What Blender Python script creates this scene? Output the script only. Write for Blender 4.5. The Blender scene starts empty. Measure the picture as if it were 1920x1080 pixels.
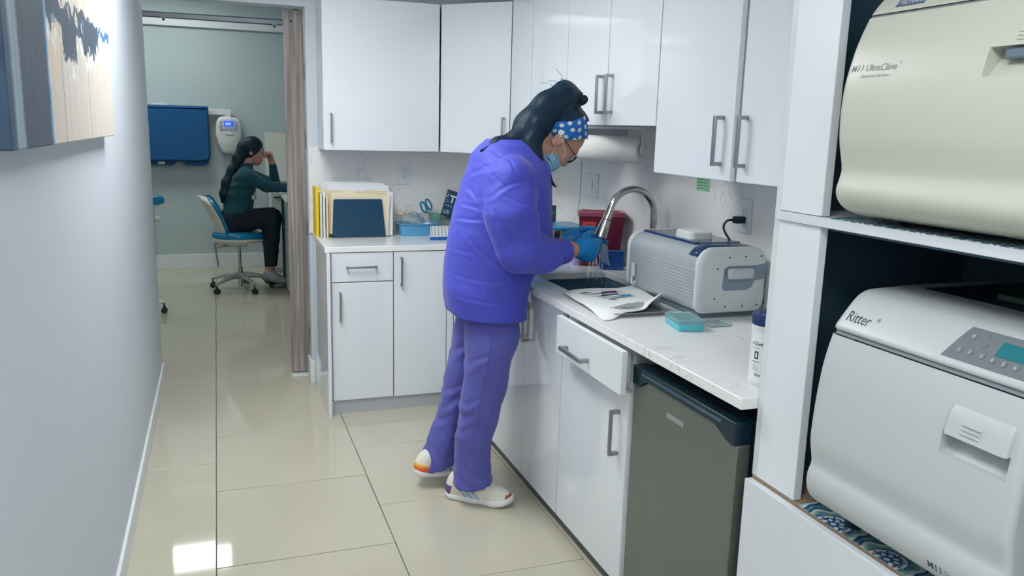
import bpy, bmesh, math, random
import numpy as np
from mathutils import Vector, Matrix, Euler
random.seed(7)
S = bpy.context.scene
COL = S.collection

# ---------------------------------------------------------------- camera
FPX, YAW, PIT, ROL, CAMZ = 1527.0, .34778, .19398, -.02733, 1.545
def cam_axes():
    f = Vector((math.sin(YAW)*math.cos(PIT), math.cos(YAW)*math.cos(PIT), -math.sin(PIT)))
    r = f.cross(Vector((0, 0, 1))).normalized(); d = f.cross(r)
    return (math.cos(ROL)*r+math.sin(ROL)*d, -math.sin(ROL)*r+math.cos(ROL)*d, f)
cr, cd_, cf = cam_axes()
cam_data = bpy.data.cameras.new('camera'); cam = bpy.data.objects.new('camera', cam_data); COL.objects.link(cam)
cam_data.sensor_width = 36; cam_data.lens = FPX/1920*36; cam_data.clip_start = .05; cam_data.clip_end = 60
m = Matrix.Identity(4)
for i in range(3):
    m[i][0] = cr[i]; m[i][1] = -cd_[i]; m[i][2] = -cf[i]
m[2][3] = CAMZ
cam.matrix_world = m
S.camera = cam

# ---------------------------------------------------------------- world, exposure
w = bpy.data.worlds.new('world'); S.world = w; w.use_nodes = True
w.node_tree.nodes['Background'].inputs[0].default_value = (.55, .65, .8, 1)
w.node_tree.nodes['Background'].inputs[1].default_value = .25
S.view_settings.view_transform = 'Standard'; S.view_settings.look = 'None'
S.view_settings.gamma = 1; S.view_settings.use_curve_mapping = False
S.view_settings.exposure = 0.0
PANEL_POWER = 15.5          # radiance of the kitchen ceiling panels
FAR_POWER = 14.5           # radiance of the far room's panel
LIGHT_COL = (.93, .97, 1.0)

# ---------------------------------------------------------------- materials
def lin(h):
    if isinstance(h, str):
        h = h.lstrip('#'); c = [int(h[i:i+2], 16)/255 for i in (0, 2, 4)]
    else: c = [x/255 for x in h]
    return tuple((x/12.92 if x <= .04045 else ((x+.055)/1.055)**2.4) for x in c)+(1,)
MATS = {}
def M(name, col, rough=.5, metal=0, spec=.5, coat=0, bump=None, var=None, trans=0, ior=1.45, alpha=1, emit=None, sss=0, aniso=None, sheen=0):
    if name in MATS: return MATS[name]
    mt = bpy.data.materials.new(name); mt.use_nodes = True; MATS[name] = mt
    nt = mt.node_tree; b = nt.nodes['Principled BSDF']
    c = lin(col); b.inputs['Base Color'].default_value = c; mt.diffuse_color = c
    b.inputs['Roughness'].default_value = rough; b.inputs['Metallic'].default_value = metal
    b.inputs['Specular IOR Level'].default_value = spec; b.inputs['Coat Weight'].default_value = coat
    b.inputs['Coat Roughness'].default_value = .03
    b.inputs['Transmission Weight'].default_value = trans; b.inputs['IOR'].default_value = ior
    b.inputs['Alpha'].default_value = alpha
    if sheen: b.inputs['Sheen Weight'].default_value = sheen; b.inputs['Sheen Roughness'].default_value = .4
    if sss:
        b.inputs['Subsurface Weight'].default_value = sss; b.inputs['Subsurface Radius'].default_value = (.01, .004, .002)
    if emit:
        b.inputs['Emission Color'].default_value = lin(emit[0]); b.inputs['Emission Strength'].default_value = emit[1]
    tc = nt.nodes.new('ShaderNodeTexCoord')
    if var:   # (scale xyz or float, amount, detail)
        mp = nt.nodes.new('ShaderNodeMapping'); sc = var[0]
        mp.inputs['Scale'].default_value = (sc,)*3 if not isinstance(sc, tuple) else sc
        nt.links.new(tc.outputs['Object'], mp.inputs[0])
        n = nt.nodes.new('ShaderNodeTexNoise'); n.inputs['Scale'].default_value = 1; n.inputs['Detail'].default_value = 4
        nt.links.new(mp.outputs[0], n.inputs['Vector'])
        mx = nt.nodes.new('ShaderNodeMix'); mx.data_type = 'RGBA'
        a = var[1]
        mx.inputs[6].default_value = tuple(min(1, x*(1-a)) for x in c[:3])+(1,)
        mx.inputs[7].default_value = tuple(min(1, x*(1+a)) for x in c[:3])+(1,)
        nt.links.new(n.outputs[0], mx.inputs[0]); nt.links.new(mx.outputs[2], b.inputs['Base Color'])
    if bump:
        mp = nt.nodes.new('ShaderNodeMapping'); sc = bump[0]
        mp.inputs['Scale'].default_value = (sc,)*3 if not isinstance(sc, tuple) else sc
        nt.links.new(tc.outputs['Object'], mp.inputs[0])
        n = nt.nodes.new('ShaderNodeTexNoise'); n.inputs['Scale'].default_value = 1; n.inputs['Detail'].default_value = 3
        nt.links.new(mp.outputs[0], n.inputs['Vector'])
        bp = nt.nodes.new('ShaderNodeBump'); bp.inputs['Strength'].default_value = bump[1]
        bp.inputs['Distance'].default_value = bump[2] if len(bump) > 2 else .004
        nt.links.new(n.outputs[0], bp.inputs['Height']); nt.links.new(bp.outputs[0], b.inputs['Normal'])
    return mt

class G:
    """tiny node-graph helper for procedural patterns"""
    def __init__(s, mt): s.nt = mt.node_tree; s.b = s.nt.nodes['Principled BSDF']
    def n(s, t, **k):
        x = s.nt.nodes.new(t)
        for a, v in k.items(): setattr(x, a, v)
        return x
    def put(s, sock, v):
        if hasattr(v, 'links') or isinstance(v, bpy.types.NodeSocket): s.nt.links.new(v, sock)
        else: sock.default_value = v
    def math(s, op, a, b=0.0, c=None, clamp=False):
        x = s.n('ShaderNodeMath', operation=op); x.use_clamp = clamp
        s.put(x.inputs[0], a); s.put(x.inputs[1], b)
        if c is not None: s.put(x.inputs[2], c)
        return x.outputs[0]
    def sstep(s, v, lo, hi):
        x = s.n('ShaderNodeMapRange'); x.interpolation_type = 'SMOOTHSTEP'
        s.put(x.inputs[0], v); x.inputs[1].default_value = lo; x.inputs[2].default_value = hi
        return x.outputs[0]
    def mix(s, f, a, b):
        x = s.n('ShaderNodeMix', data_type='RGBA'); s.put(x.inputs[0], f)
        s.put(x.inputs[6], lin(a) if isinstance(a, (str, tuple)) and not isinstance(a, bpy.types.NodeSocket) else a)
        s.put(x.inputs[7], lin(b) if isinstance(b, (str, tuple)) else b)
        return x.outputs[2]
    def coord(s, which='Object'): return s.n('ShaderNodeTexCoord').outputs[which]
    def sep(s, v):
        x = s.n('ShaderNodeSeparateXYZ'); s.put(x.inputs[0], v); return x.outputs
    def comb(s, x, y, z=0.0):
        c = s.n('ShaderNodeCombineXYZ'); s.put(c.inputs[0], x); s.put(c.inputs[1], y); s.put(c.inputs[2], z); return c.outputs[0]
    def noise(s, v, scale, detail=3, dist=0, rough=.5):
        x = s.n('ShaderNodeTexNoise'); s.put(x.inputs['Vector'], v); x.inputs['Scale'].default_value = scale
        x.inputs['Detail'].default_value = detail; x.inputs['Distortion'].default_value = dist; x.inputs['Roughness'].default_value = rough
        return x.outputs[0]
    def mapping(s, v, scale=(1, 1, 1), rot=(0, 0, 0), loc=(0, 0, 0)):
        x = s.n('ShaderNodeMapping'); s.put(x.inputs[0], v)
        x.inputs['Scale'].default_value = scale; x.inputs['Rotation'].default_value = rot; x.inputs['Location'].default_value = loc
        return x.outputs[0]
    def color(s, v): s.nt.links.new(v, s.b.inputs['Base Color'])
    def bump(s, h, strength=.3, dist=.004):
        x = s.n('ShaderNodeBump'); s.put(x.inputs['Height'], h); x.inputs['Strength'].default_value = strength; x.inputs['Distance'].default_value = dist
        s.nt.links.new(x.outputs[0], s.b.inputs['Normal'])

# ---------------------------------------------------------------- object helpers
ORG = {}
def tag(o, label=None, cat=None, group=None, kind=None):
    if label: o['label'] = label
    if cat: o['category'] = cat
    if group: o['group'] = group
    if kind: o['kind'] = kind
    return o
def thing(name, label, cat, loc, group=None, rot=None):
    o = bpy.data.objects.new(name, None); COL.objects.link(o); o.location = loc
    o.empty_display_size = .05
    if rot: o.rotation_euler = rot
    ORG[o.name] = Vector((0, 0, 0)) if rot is not None else Vector(loc)   # rotated things are built in local coordinates
    return tag(o, label, cat, group)
class MB:
    def __init__(s): s.v = []; s.f = []; s.mi = []; s.uv = None
    def add(s, vs, fs, mi=0):
        k = len(s.v); s.v += [tuple(p) for p in vs]; s.f += [tuple(i+k for i in f) for f in fs]; s.mi += [mi]*len(fs); return s
    def box(s, x0, x1, y0, y1, z0, z1, mi=0):
        v = [(x, y, z) for z in (z0, z1) for y in (y0, y1) for x in (x0, x1)]
        return s.add(v, [(0, 2, 3, 1), (4, 5, 7, 6), (0, 1, 5, 4), (2, 6, 7, 3), (0, 4, 6, 2), (1, 3, 7, 5)], mi)
    def obox(s, c, ax, half, mi=0):
        c = Vector(c); a = [Vector(q) for q in ax]
        v = [c+a[0]*half[0]*i+a[1]*half[1]*j+a[2]*half[2]*k for k in (-1, 1) for j in (-1, 1) for i in (-1, 1)]
        return s.add(v, [(0, 2, 3, 1), (4, 5, 7, 6), (0, 1, 5, 4), (2, 6, 7, 3), (0, 4, 6, 2), (1, 3, 7, 5)], mi)
    def prism(s, poly, ax, lo, hi, mi=0):
        """poly: list of 2D points in the two other axes (cyclic order x,y,z), extruded along axis ax"""
        n = len(poly)
        def P(p, t):
            if ax == 0: return (t, p[0], p[1])
            if ax == 1: return (p[0], t, p[1])
            return (p[0], p[1], t)
        v = [P(p, lo) for p in poly]+[P(p, hi) for p in poly]
        f = [(i, (i+1) % n, (i+1) % n+n, i+n) for i in range(n)]+[tuple(range(n))[::-1], tuple(range(n, 2*n))]
        return s.add(v, f, mi)
    def rings(s, rings, caps=True, closed=True, mi=0):
        n = len(rings[0]); v = [p for r in rings for p in r]; f = []
        for j in range(len(rings)-1):
            for i in range(n if closed else n-1):
                a = j*n+i; b = j*n+(i+1) % n
                f.append((a, b, b+n, a+n))
        if caps: f += [tuple(range(n))[::-1], tuple(range((len(rings)-1)*n, len(rings)*n))]
        return s.add(v, f, mi)
    def tube(s, pts, r, n=10, mi=0, caps=True):
        pts = [Vector(p) for p in pts]; rr = r if isinstance(r, (list, tuple)) else [r]*len(pts)
        rings = []; up = None
        for i, p in enumerate(pts):
            t = (pts[min(i+1, len(pts)-1)]-pts[max(i-1, 0)]).normalized()
            if up is None: up = Vector((0, 0, 1)) if abs(t.z) < .9 else Vector((1, 0, 0))
            a = t.cross(up).normalized(); up = a.cross(t).normalized()
            rings.append([p+(a*math.cos(2*math.pi*k/n)+up*math.sin(2*math.pi*k/n))*rr[i] for k in range(n)])
        return s.rings(rings, caps, mi=mi)
    def cyl(s, p0, p1, r0, r1=None, n=20, mi=0): return s.tube([p0, p1], [r0, r0 if r1 is None else r1], n, mi)
    def lathe(s, prof, c=(0, 0, 0), n=28, mi=0, caps=True, ax=2):
        rings = []
        for r, z in prof:
            ring = []
            for k in range(n):
                a = 2*math.pi*k/n; q = (r*math.cos(a), r*math.sin(a), z)
                if ax == 0: q = (q[2], q[0], q[1])
                if ax == 1: q = (q[0], q[2], q[1])
                ring.append((c[0]+q[0], c[1]+q[1], c[2]+q[2]))
            rings.append(ring)
        return s.rings(rings, caps, mi=mi)
    def build(s, name, mats, parent=None, bevel=0, smooth=35, seg=2, **tags):
        me = bpy.data.meshes.new(name)
        o0 = ORG.get(parent.name, Vector()) if parent else Vector()
        me.from_pydata([(p[0]-o0.x, p[1]-o0.y, p[2]-o0.z) for p in s.v], [], s.f)
        if not isinstance(mats, (list, tuple)): mats = [mats]
        for q in mats: me.materials.append(q)
        if len(mats) > 1: me.polygons.foreach_set('material_index', s.mi)
        bm = bmesh.new(); bm.from_mesh(me); bmesh.ops.recalc_face_normals(bm, faces=bm.faces); bm.to_mesh(me); bm.free()
        if s.uv: 
            lay = me.uv_layers.new(name='UVMap')
            for l in me.loops: lay.data[l.index].uv = s.uv[l.vertex_index]
        if smooth:
            me.polygons.foreach_set('use_smooth', [True]*len(me.polygons)); me.set_sharp_from_angle(angle=math.radians(smooth))
        o = bpy.data.objects.new(name, me); COL.objects.link(o)
        if parent: o.parent = parent; ORG[o.name] = o0
        else: ORG[o.name] = Vector()
        if bevel:
            b = o.modifiers.new('bevel', 'BEVEL'); b.width = bevel; b.segments = seg; b.limit_method = 'ANGLE'; b.angle_limit = math.radians(40)
        tag(o, **tags) if tags else None
        return o
def box(name, x0, x1, y0, y1, z0, z1, mat, parent=None, bevel=0, **t):
    return MB().box(x0, x1, y0, y1, z0, z1).build(name, mat, parent, bevel, **t)
def center_origin(o):
    """a single-mesh thing: put its origin at the bottom centre"""
    me = o.data; c = [v.co for v in me.vertices]
    q = Vector(((min(v.x for v in c)+max(v.x for v in c))/2, (min(v.y for v in c)+max(v.y for v in c))/2, min(v.z for v in c)))
    me.transform(Matrix.Translation(-q)); o.location = o.location+q; ORG[o.name] = q
    return o
def copy_tree(o, parent=None):
    c = o.copy(); COL.objects.link(c)
    if parent: c.parent = parent
    ORG[c.name] = ORG.get(o.name, Vector())
    for ch in list(o.children): copy_tree(ch, c)
    return c
def text(name, s, mat, parent, org, xd, yd, size, warp=None, shear=0, thick=.0004, space=1, bold=0, align='LEFT'):
    cu = bpy.data.curves.new(name, 'FONT'); cu.body = s; cu.size = 1; cu.shear = shear; cu.space_character = space; cu.offset = bold; cu.resolution_u = 3
    cu.align_x = align
    to = bpy.data.objects.new(name, cu); me = bpy.data.meshes.new_from_object(to); bpy.data.objects.remove(to); 
    org = Vector(org); xd = Vector(xd).normalized(); yd = Vector(yd).normalized(); nd = xd.cross(yd)
    bm = bmesh.new(); bm.from_mesh(me)
    o0 = ORG.get(parent.name, Vector()) if parent else Vector()
    for v in bm.verts:
        p = org+xd*v.co.x*size+yd*v.co.y*size+nd*thick
        if warp: p = warp(p)
        v.co = p-o0
    bm.to_mesh(me); bm.free(); me.materials.clear(); me.materials.append(mat)
    o = bpy.data.objects.new(name, me); COL.objects.link(o)
    if parent: o.parent = parent
    ORG[o.name] = o0
    return o

# ---------------------------------------------------------------- implicit surfaces (numpy surface nets)
def n3(p): return np.asarray(p, dtype=np.float64)
def cone(a, b, ra, rb):
    a = n3(a); b = n3(b); ab = b-a; L2 = float(ab@ab)
    def f(P):
        t = np.clip(((P-a)@ab)/L2, 0, 1)
        return np.linalg.norm(P-a-t[:, None]*ab, axis=1)-(ra+(rb-ra)*t)
    return f
def ell(c, r, ax=None):
    c = n3(c); r = n3(r); A = None if ax is None else np.stack([n3(q)/np.linalg.norm(n3(q)) for q in ax])
    def f(P):
        q = P-c
        if A is not None: q = q@A.T
        k0 = np.linalg.norm(q/r, axis=1); k1 = np.linalg.norm(q/(r*r), axis=1)
        return k0*(k0-1)/np.maximum(k1, 1e-9)
    return f
def rbox(c, h, r, ax=None):
    c = n3(c); h = n3(h); A = None if ax is None else np.stack([n3(q)/np.linalg.norm(n3(q)) for q in ax])
    def f(P):
        q = P-c
        if A is not None: q = q@A.T
        q = np.abs(q)-h+r
        return np.linalg.norm(np.maximum(q, 0), axis=1)+np.minimum(q.max(1), 0)-r
    return f
def smin(a, b, k):
    h = np.maximum(k-np.abs(a-b), 0)/k
    return np.minimum(a, b)-h*h*k*.25
def union(fs, k):
    def f(P):
        d = fs[0](P)
        for g in fs[1:]: d = smin(d, g(P), k) if k > 0 else np.minimum(d, g(P))
        return d
    return f
def cut(f, g, k=.004):
    return lambda P: -smin(-f(P), g(P), k)
def clip(f, p, n):      # keep the side where (P-p).n < 0
    p = n3(p); n = n3(n)/np.linalg.norm(n3(n))
    return lambda P: np.maximum(f(P), (P-p)@n)
def surf(sdf, lo, hi, res):
    lo = n3(lo); hi = n3(hi); N = np.ceil((hi-lo)/res).astype(int)+1
    ax = [lo[i]+np.arange(N[i])*res for i in range(3)]
    D = np.empty(N)
    YY, ZZ = np.meshgrid(ax[1], ax[2], indexing='ij')
    step = max(1, 200000//(N[1]*N[2]))
    for i in range(0, N[0], step):
        xs = ax[0][i:i+step]; k = len(xs)
        P = np.stack([np.repeat(xs, N[1]*N[2]), np.tile(YY.ravel(), k), np.tile(ZZ.ravel(), k)], 1)
        D[i:i+k] = sdf(P).reshape(k, N[1], N[2])
    neg = D < 0
    C = np.zeros(N-1, int)
    offs = [(i, j, k) for i in (0, 1) for j in (0, 1) for k in (0, 1)]
    for o in offs: C += neg[o[0]:N[0]-1+o[0], o[1]:N[1]-1+o[1], o[2]:N[2]-1+o[2]]
    act = (C > 0) & (C < 8); idx = -np.ones(N-1, int); cells = np.argwhere(act); idx[act] = np.arange(len(cells))
    acc = np.zeros((len(cells), 3)); cnt = np.zeros(len(cells))
    for a in range(3):
        d = np.zeros(3, int); d[a] = 1
        o1, o2 = [q for q in range(3) if q != a]
        for u in (0, 1):
            for v in (0, 1):
                b = np.zeros(3, int); b[o1] = u; b[o2] = v
                i0 = cells+b; i1 = i0+d
                d0 = D[tuple(i0.T)]; d1 = D[tuple(i1.T)]
                msk = (d0 < 0) != (d1 < 0)
                t = np.where(msk, d0/np.where(msk, d0-d1, 1), 0)
                acc[msk] += (i0+t[:, None]*d)[msk]; cnt[msk] += 1
    V = lo+acc/cnt[:, None]*res
    F = []
    for a in range(3):
        o1, o2 = (a+1) % 3, (a+2) % 3
        sl0 = [slice(None)]*3; sl1 = [slice(None)]*3
        sl0[a] = slice(0, N[a]-1); sl1[a] = slice(1, N[a])
        n0 = neg[tuple(sl0)]; n1 = neg[tuple(sl1)]
        E = np.argwhere(n0 != n1)
        ok = (E[:, o1] > 0) & (E[:, o2] > 0) & (E[:, o1] < N[o1]-1) & (E[:, o2] < N[o2]-1); E = E[ok]
        flip = n1[tuple(E.T)]
        e1 = np.zeros(3, int); e1[o1] = 1; e2 = np.zeros(3, int); e2[o2] = 1
        q = np.stack([idx[tuple((E-e1-e2).T)], idx[tuple((E-e2).T)], idx[tuple(E.T)], idx[tuple((E-e1).T)]], 1)
        q[flip] = q[flip][:, ::-1]
        F.append(q)
    return V, np.concatenate(F)
def sdf_obj(name, sdf, lo, hi, res, mat, parent=None, relax=1, **tags):
    V, F = surf(sdf, lo, hi, res)
    for _ in range(relax):     # pull the vertices back on to the surface
        d = sdf(V); e = res*.3; g = np.stack([sdf(V+np.eye(3)[i]*e)-d for i in range(3)], 1)/e
        V = V-np.clip(d/np.maximum((g*g).sum(1), .2), -res*.6, res*.6)[:, None]*g
    o0 = ORG.get(parent.name, Vector()) if parent else Vector()
    V = V-np.array(o0)
    me = bpy.data.meshes.new(name); me.vertices.add(len(V)); me.vertices.foreach_set('co', V.ravel())
    me.loops.add(len(F)*4); me.polygons.add(len(F))
    me.loops.foreach_set('vertex_index', F.ravel()); me.polygons.foreach_set('loop_start', np.arange(len(F))*4)
    try: me.polygons.foreach_set('loop_total', np.full(len(F), 4))
    except Exception: pass
    me.update(); me.validate()
    me.polygons.foreach_set('use_smooth', [True]*len(me.polygons))
    if not isinstance(mat, (list, tuple)): mat = [mat]
    for q in mat: me.materials.append(q)
    o = bpy.data.objects.new(name, me); COL.objects.link(o)
    if parent: o.parent = parent
    ORG[o.name] = o0
    if tags: tag(o, **tags)
    return o
# ---------------------------------------------------------------- materials of the room
m_wall = M('wall_paint', '#cbd2da', .55, bump=(260, .05, .001))
m_wall2 = M('far_wall_paint', '#b0bfc0', .6, bump=(260, .05, .001))
m_ceil = M('ceiling_paint', '#e6e9ec', .8)
m_trim = M('white_trim', '#dfe4e6', .35)
m_gloss = M('white_gloss_laminate', '#e1e6eb', .06, spec=.6, coat=.35)
m_semi = M('white_laminate', '#d6dbe0', .3)
m_dark = M('dark_slate', '#3a5567', .5)
m_black = M('black_navy_plastic', '#0a2634', .3)
m_steel = M('brushed_steel', '#a9adb0', .32, metal=1)
m_chrome = M('satin_nickel', '#c3c1ba', .16, metal=1)
m_handle = M('nickel_handle', '#9b9ea0', .35, metal=.9)
m_grout = M('dark_grout', '#4f5148', .8)
m_raw = M('raw_chipboard', '#a08a76', .8, var=(180, .3))
m_kick = M('grey_kick_laminate', '#b3b7bb', .35)

def marble():
    mt = M('veined_quartz', '#dde0e2', .14, spec=.5); g = G(mt)
    c = g.coord()
    w1 = g.noise(c, 2.2, 5, 1.6, .6); a = g.math('ABSOLUTE', g.math('SUBTRACT', w1, .5))
    v1 = g.math('SUBTRACT', 1.0, g.sstep(a, 0, .009))
    w2 = g.noise(g.mapping(c, (1, 1, 1), (.4, .8, 1.1), (3, 1, 2)), 4.5, 4, 2.2, .55); a2 = g.math('ABSOLUTE', g.math('SUBTRACT', w2, .5))
    v2 = g.math('SUBTRACT', 1.0, g.sstep(a2, 0, .007))
    msk = g.sstep(g.noise(c, 3.1, 2), .44, .66)
    v = g.math('MULTIPLY', g.math('MAXIMUM', v1, g.math('MULTIPLY', v2, .6)), g.math('MULTIPLY', msk, .5))
    base = g.mix(g.noise(c, 1.5, 4), '#e2e4e3', '#efefee')
    g.color(g.mix(v, base, '#9a9da3')); return mt
m_marble = marble()
def tile_mat():
    mt = M('polished_tile', '#b0ac9b', .05, spec=.55); g = G(mt); c = g.coord()
    n = g.noise(g.mapping(c, (1, .25, 1)), 4, 4, .4)
    g.color(g.mix(n, '#b6b19f', '#c0bbaa'))
    return mt
m_tile = tile_mat()

# ---------------------------------------------------------------- shell
XL, XR, YB = -.362, 1.84, 4.85
fl = box('floor', -1.7, 1.95, -1.9, 9.25, -.03, -.004, m_grout, kind='structure')
tile_me = {}
def add_tile(cx, cy, w_, h_, rx=0, ry=0):
    key = (round(w_, 3), round(h_, 3))
    if key not in tile_me:
        o = MB().box(-w_/2, w_/2, -h_/2, h_/2, -.008, 0).build('tile', m_tile, None, bevel=.0012, seg=1); tile_me[key] = o
    else:
        o = tile_me[key].copy(); COL.objects.link(o)
    o.parent = fl; o.location = (cx, cy, 0); o.rotation_euler = (rx, ry, 0)
rt = random.Random(3)
cols = [(-1.330, 3.109), (-.695, 3.109), (-.060, 2.797), (.575, 2.482), (1.21, 2.797)]
for ci, (x0, yref) in enumerate(cols):
    y0 = yref-.641*math.ceil((yref+1.9)/.641)
    for k in range(19):
        a = y0+.641*k
        if a > 9.2: break
        t1, t2 = rt.uniform(-.0011, .0011), rt.uniform(-.0011, .0011)
        if ci == 1 and a < 2.9 < a+.641: t1, t2 = .0012, 0
        if ci == 2 and a < 2.9 < a+.641: t1, t2 = -.0026, 0
        add_tile(x0+.3175, a+.3205, .632, .638, t1, t2)
box('wall_left', XL-.1, XL, -1.9, 5.17, 0, 2.86, m_wall, kind='structure')
box('wall_left_return', -1.7, XL-.1, 5.05, 5.17, 0, 2.86, m_wall2, kind='structure')
wb = MB(); wb.box(.49, 1.95, YB, 4.97, 0, 2.86); wb.box(XL, .49, YB, 4.97, 2.175, 2.86)
wall_back = wb.build('wall_back', m_wall, kind='structure')
box('wall_right', XR, XR+.1, -1.9, YB, 0, 2.44, m_wall, kind='structure')
box('wall_near', -1.7, 1.95, -1.95, -1.9, 0, 2.44, m_ceil, kind='structure')
box('wall_far', -1.7, 1.7, 9.13, 9.23, 0, 2.86, m_wall2, kind='structure')
box('wall_far_left', -1.75, -1.65, 5.05, 9.13, 0, 2.86, m_wall2, kind='structure')
box('wall_far_right', 1.3, 1.4, 4.97, 9.13, 0, 2.86, m_wall2, kind='structure')
box('ceiling', XL, XR, -1.9, YB, 2.44, 2.5, m_ceil, kind='structure')
box('ceiling_far', -1.7, 1.4, 4.97, 9.2, 2.85, 2.9, m_ceil, kind='structure')
box('trim_1', -1.65, 1.3, 9.09, 9.13, 2.45, 2.525, m_trim, bevel=.006, kind='structure')
box('baseboard_left', XL, XL+.012, -1.9, 5.172, 0, .095, m_trim, bevel=.002, kind='structure')
box('baseboard_far', -1.65, 1.3, 9.112, 9.13, 0, .148, m_trim, bevel=.003, kind='structure')
bb = MB().box(.478, .508, 4.836, 4.85, 0, .14); bb.box(.478, .49, 4.85, 4.98, 0, .14)
bb.build('baseboard_jamb', m_trim, bevel=.002, kind='structure')
box('trim_2', .385, .49, 4.985, 5.06, 0, .012, m_trim, bevel=.002, kind='structure')        # threshold under the sliding door
# backsplash slabs
box('trim_3', .492, XR, YB-.018, YB, .914, 1.41, m_marble, kind='structure')
box('trim_4', XR-.018, XR, 1.59, YB-.018, .914, 1.62, m_marble, kind='structure')
WX = XR-.018; WY = YB-.018

# hinge leaves left on the jamb
for i, z in enumerate((1.83, 1.44, .93, .28)):
    o = box('hinge_leaf', .4885, .4915, 4.925, 4.965, z-.045, z+.045, M('hinge_metal', '#5c6b74', .4, metal=.6), wall_back)

# ceiling lights (kitchen ones are above / behind the frame)
m_led = M('led_diffuser', '#ffffff', .5, emit=('#fafdfc', PANEL_POWER))
m_led2 = M('led_diffuser_far', '#ffffff', .5, emit=('#fafdfc', FAR_POWER))
def ceil_light(x0, x1, y0, y1, z, mat, label):
    t = thing('ceiling_light', label, 'light', ((x0+x1)/2, (y0+y1)/2, z-.03))
    f = MB(); r = .02
    f.box(x0-r, x1+r, y0-r, y0, z-.03, z-.001); f.box(x0-r, x1+r, y1, y1+r, z-.03, z-.001)
    f.box(x0-r, x0, y0, y1, z-.03, z-.001); f.box(x1, x1+r, y0, y1, z-.03, z-.001)
    f.build('frame', m_trim, t)
    box('diffuser', x0, x1, y0, y1, z-.022, z-.012, mat, t)
    return t
ceil_light(-.14, .46, 2.55, 3.75, 2.44, m_led, 'flat white ceiling light panel over the aisle by the sink')
ceil_light(-.14, .46, .2, .8, 2.44, m_led, 'flat white ceiling light panel over the near end of the aisle')
ceil_light(-.14, .46, -1.5, -.6, 2.44, m_led, 'flat white ceiling light panel by the near wall')
ceil_light(-.605, -.03, 7.92, 8.43, 2.85, m_led2, 'flat white ceiling light panel in the far treatment room')

# ---------------------------------------------------------------- cabinet pieces
def bar_handle(name, a, b, out, parent, depth=.03, wd=.011, th=.007):
    """flat bar pull from a to b standing off along 'out' (both points on the door face)"""
    a, b, out = Vector(a), Vector(b), Vector(out).normalized(); d = (b-a).normalized(); s_ = d.cross(out)
    h = MB(); c = (a+b)/2+out*(depth-th/2)
    h.obox(c, (d, s_, out), ((b-a).length/2, wd/2, th/2))
    for q in (a+d*.006, b-d*.006):
        h.obox(q+out*(depth-th)/2, (d, s_, out), (.006, wd/2, (depth-th)/2))
    return h.build(name, m_handle, parent, bevel=.0012)
def lab(d): return d
# back upper cabinet
t = thing('wall_cabinet', 'white wall cabinet with one wide door above the file folders', 'cabinet', (.867, 4.7, 1.401))
box('carcass', .547, 1.192, 4.583, YB-.001, 1.403, 2.2, m_semi, t)
d = box('door', .547, 1.187, 4.56, 4.58, 1.401, 2.2, m_gloss, t, .0015)
bar_handle('handle', (.586, 4.56, 1.442), (.586, 4.56, 1.598), (0, -1, 0), d)
# diagonal corner cabinet
t = thing('corner_wall_cabinet', 'white corner wall cabinet with an angled door', 'cabinet', (1.5, 4.65, 1.401))
a0, a1 = Vector((1.193, 4.56, 0)), Vector((1.5, 4.243, 0)); dx = (a1-a0).normalized(); nn = Vector((dx.y, -dx.x, 0)); nn = -nn if nn.x > 0 else nn
L = (a1-a0).length
pr = MB(); i0, i1 = a0-nn*.022, a1-nn*.022
pr.prism([(i0.x, i0.y), (i1.x, i1.y), (XR-.001, i1.y), (XR-.001, YB-.001), (i0.x, YB-.001)], 2, 1.403, 2.2).build('carcass', m_semi, t)
d = MB().obox((a0+a1)/2-nn*.01+Vector((0, 0, 1.8005)), (dx, (0, 0, 1), nn), (L/2-.003, .3995, .01)).build('door', m_gloss, t, .0015)
hp = a0+dx*(L-.035)
bar_handle('handle', (hp.x, hp.y, 1.445), (hp.x, hp.y, 1.6), nn, d)
# right-hand uppers: doors listed (y_far, y_near, z_low, handle y)
def right_cab(name, label, ya, yb, z0, doors, z1=2.2, xo=0):
    t = thing(name, label, 'cabinet', (1.68, (ya+yb)/2, z0))
    box('carcass', 1.522, XR-.001, yb+.001, ya-.001, z0+.002, z1, m_semi, t)
    for (y1, y0, hy, xoff) in doors:
        d = box('door', 1.5+xoff, 1.519+xoff, y0+.0015, y1-.0015, z0, z1, m_gloss, t, .0015)
        if hy: bar_handle('handle', (1.5+xoff, hy, z0+.045), (1.5+xoff, hy, z0+.2), (-1, 0, 0), d, wd=.014, th=.008, depth=.034)
right_cab('wall_cabinet', 'white wall cabinet with two narrow doors behind the standing person', 4.24, 3.49, 1.402, [(4.24, 3.937, 3.985, 0), (3.933, 3.49, 3.53, 0)], 2.21)
right_cab('wall_cabinet', 'short white wall cabinet above the paper towel roll', 3.488, 2.66, 1.566, [(3.488, 3.071, 3.107, 0), (3.069, 2.66, 3.022, 0)], 2.21)
right_cab('wall_cabinet', 'tall white wall cabinet beside the sterilizer tower', 2.656, 1.6, 1.4, [(2.656, 2.176, 2.235, 0), (2.150, 1.6, 2.115, .004)], 2.21)

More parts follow.
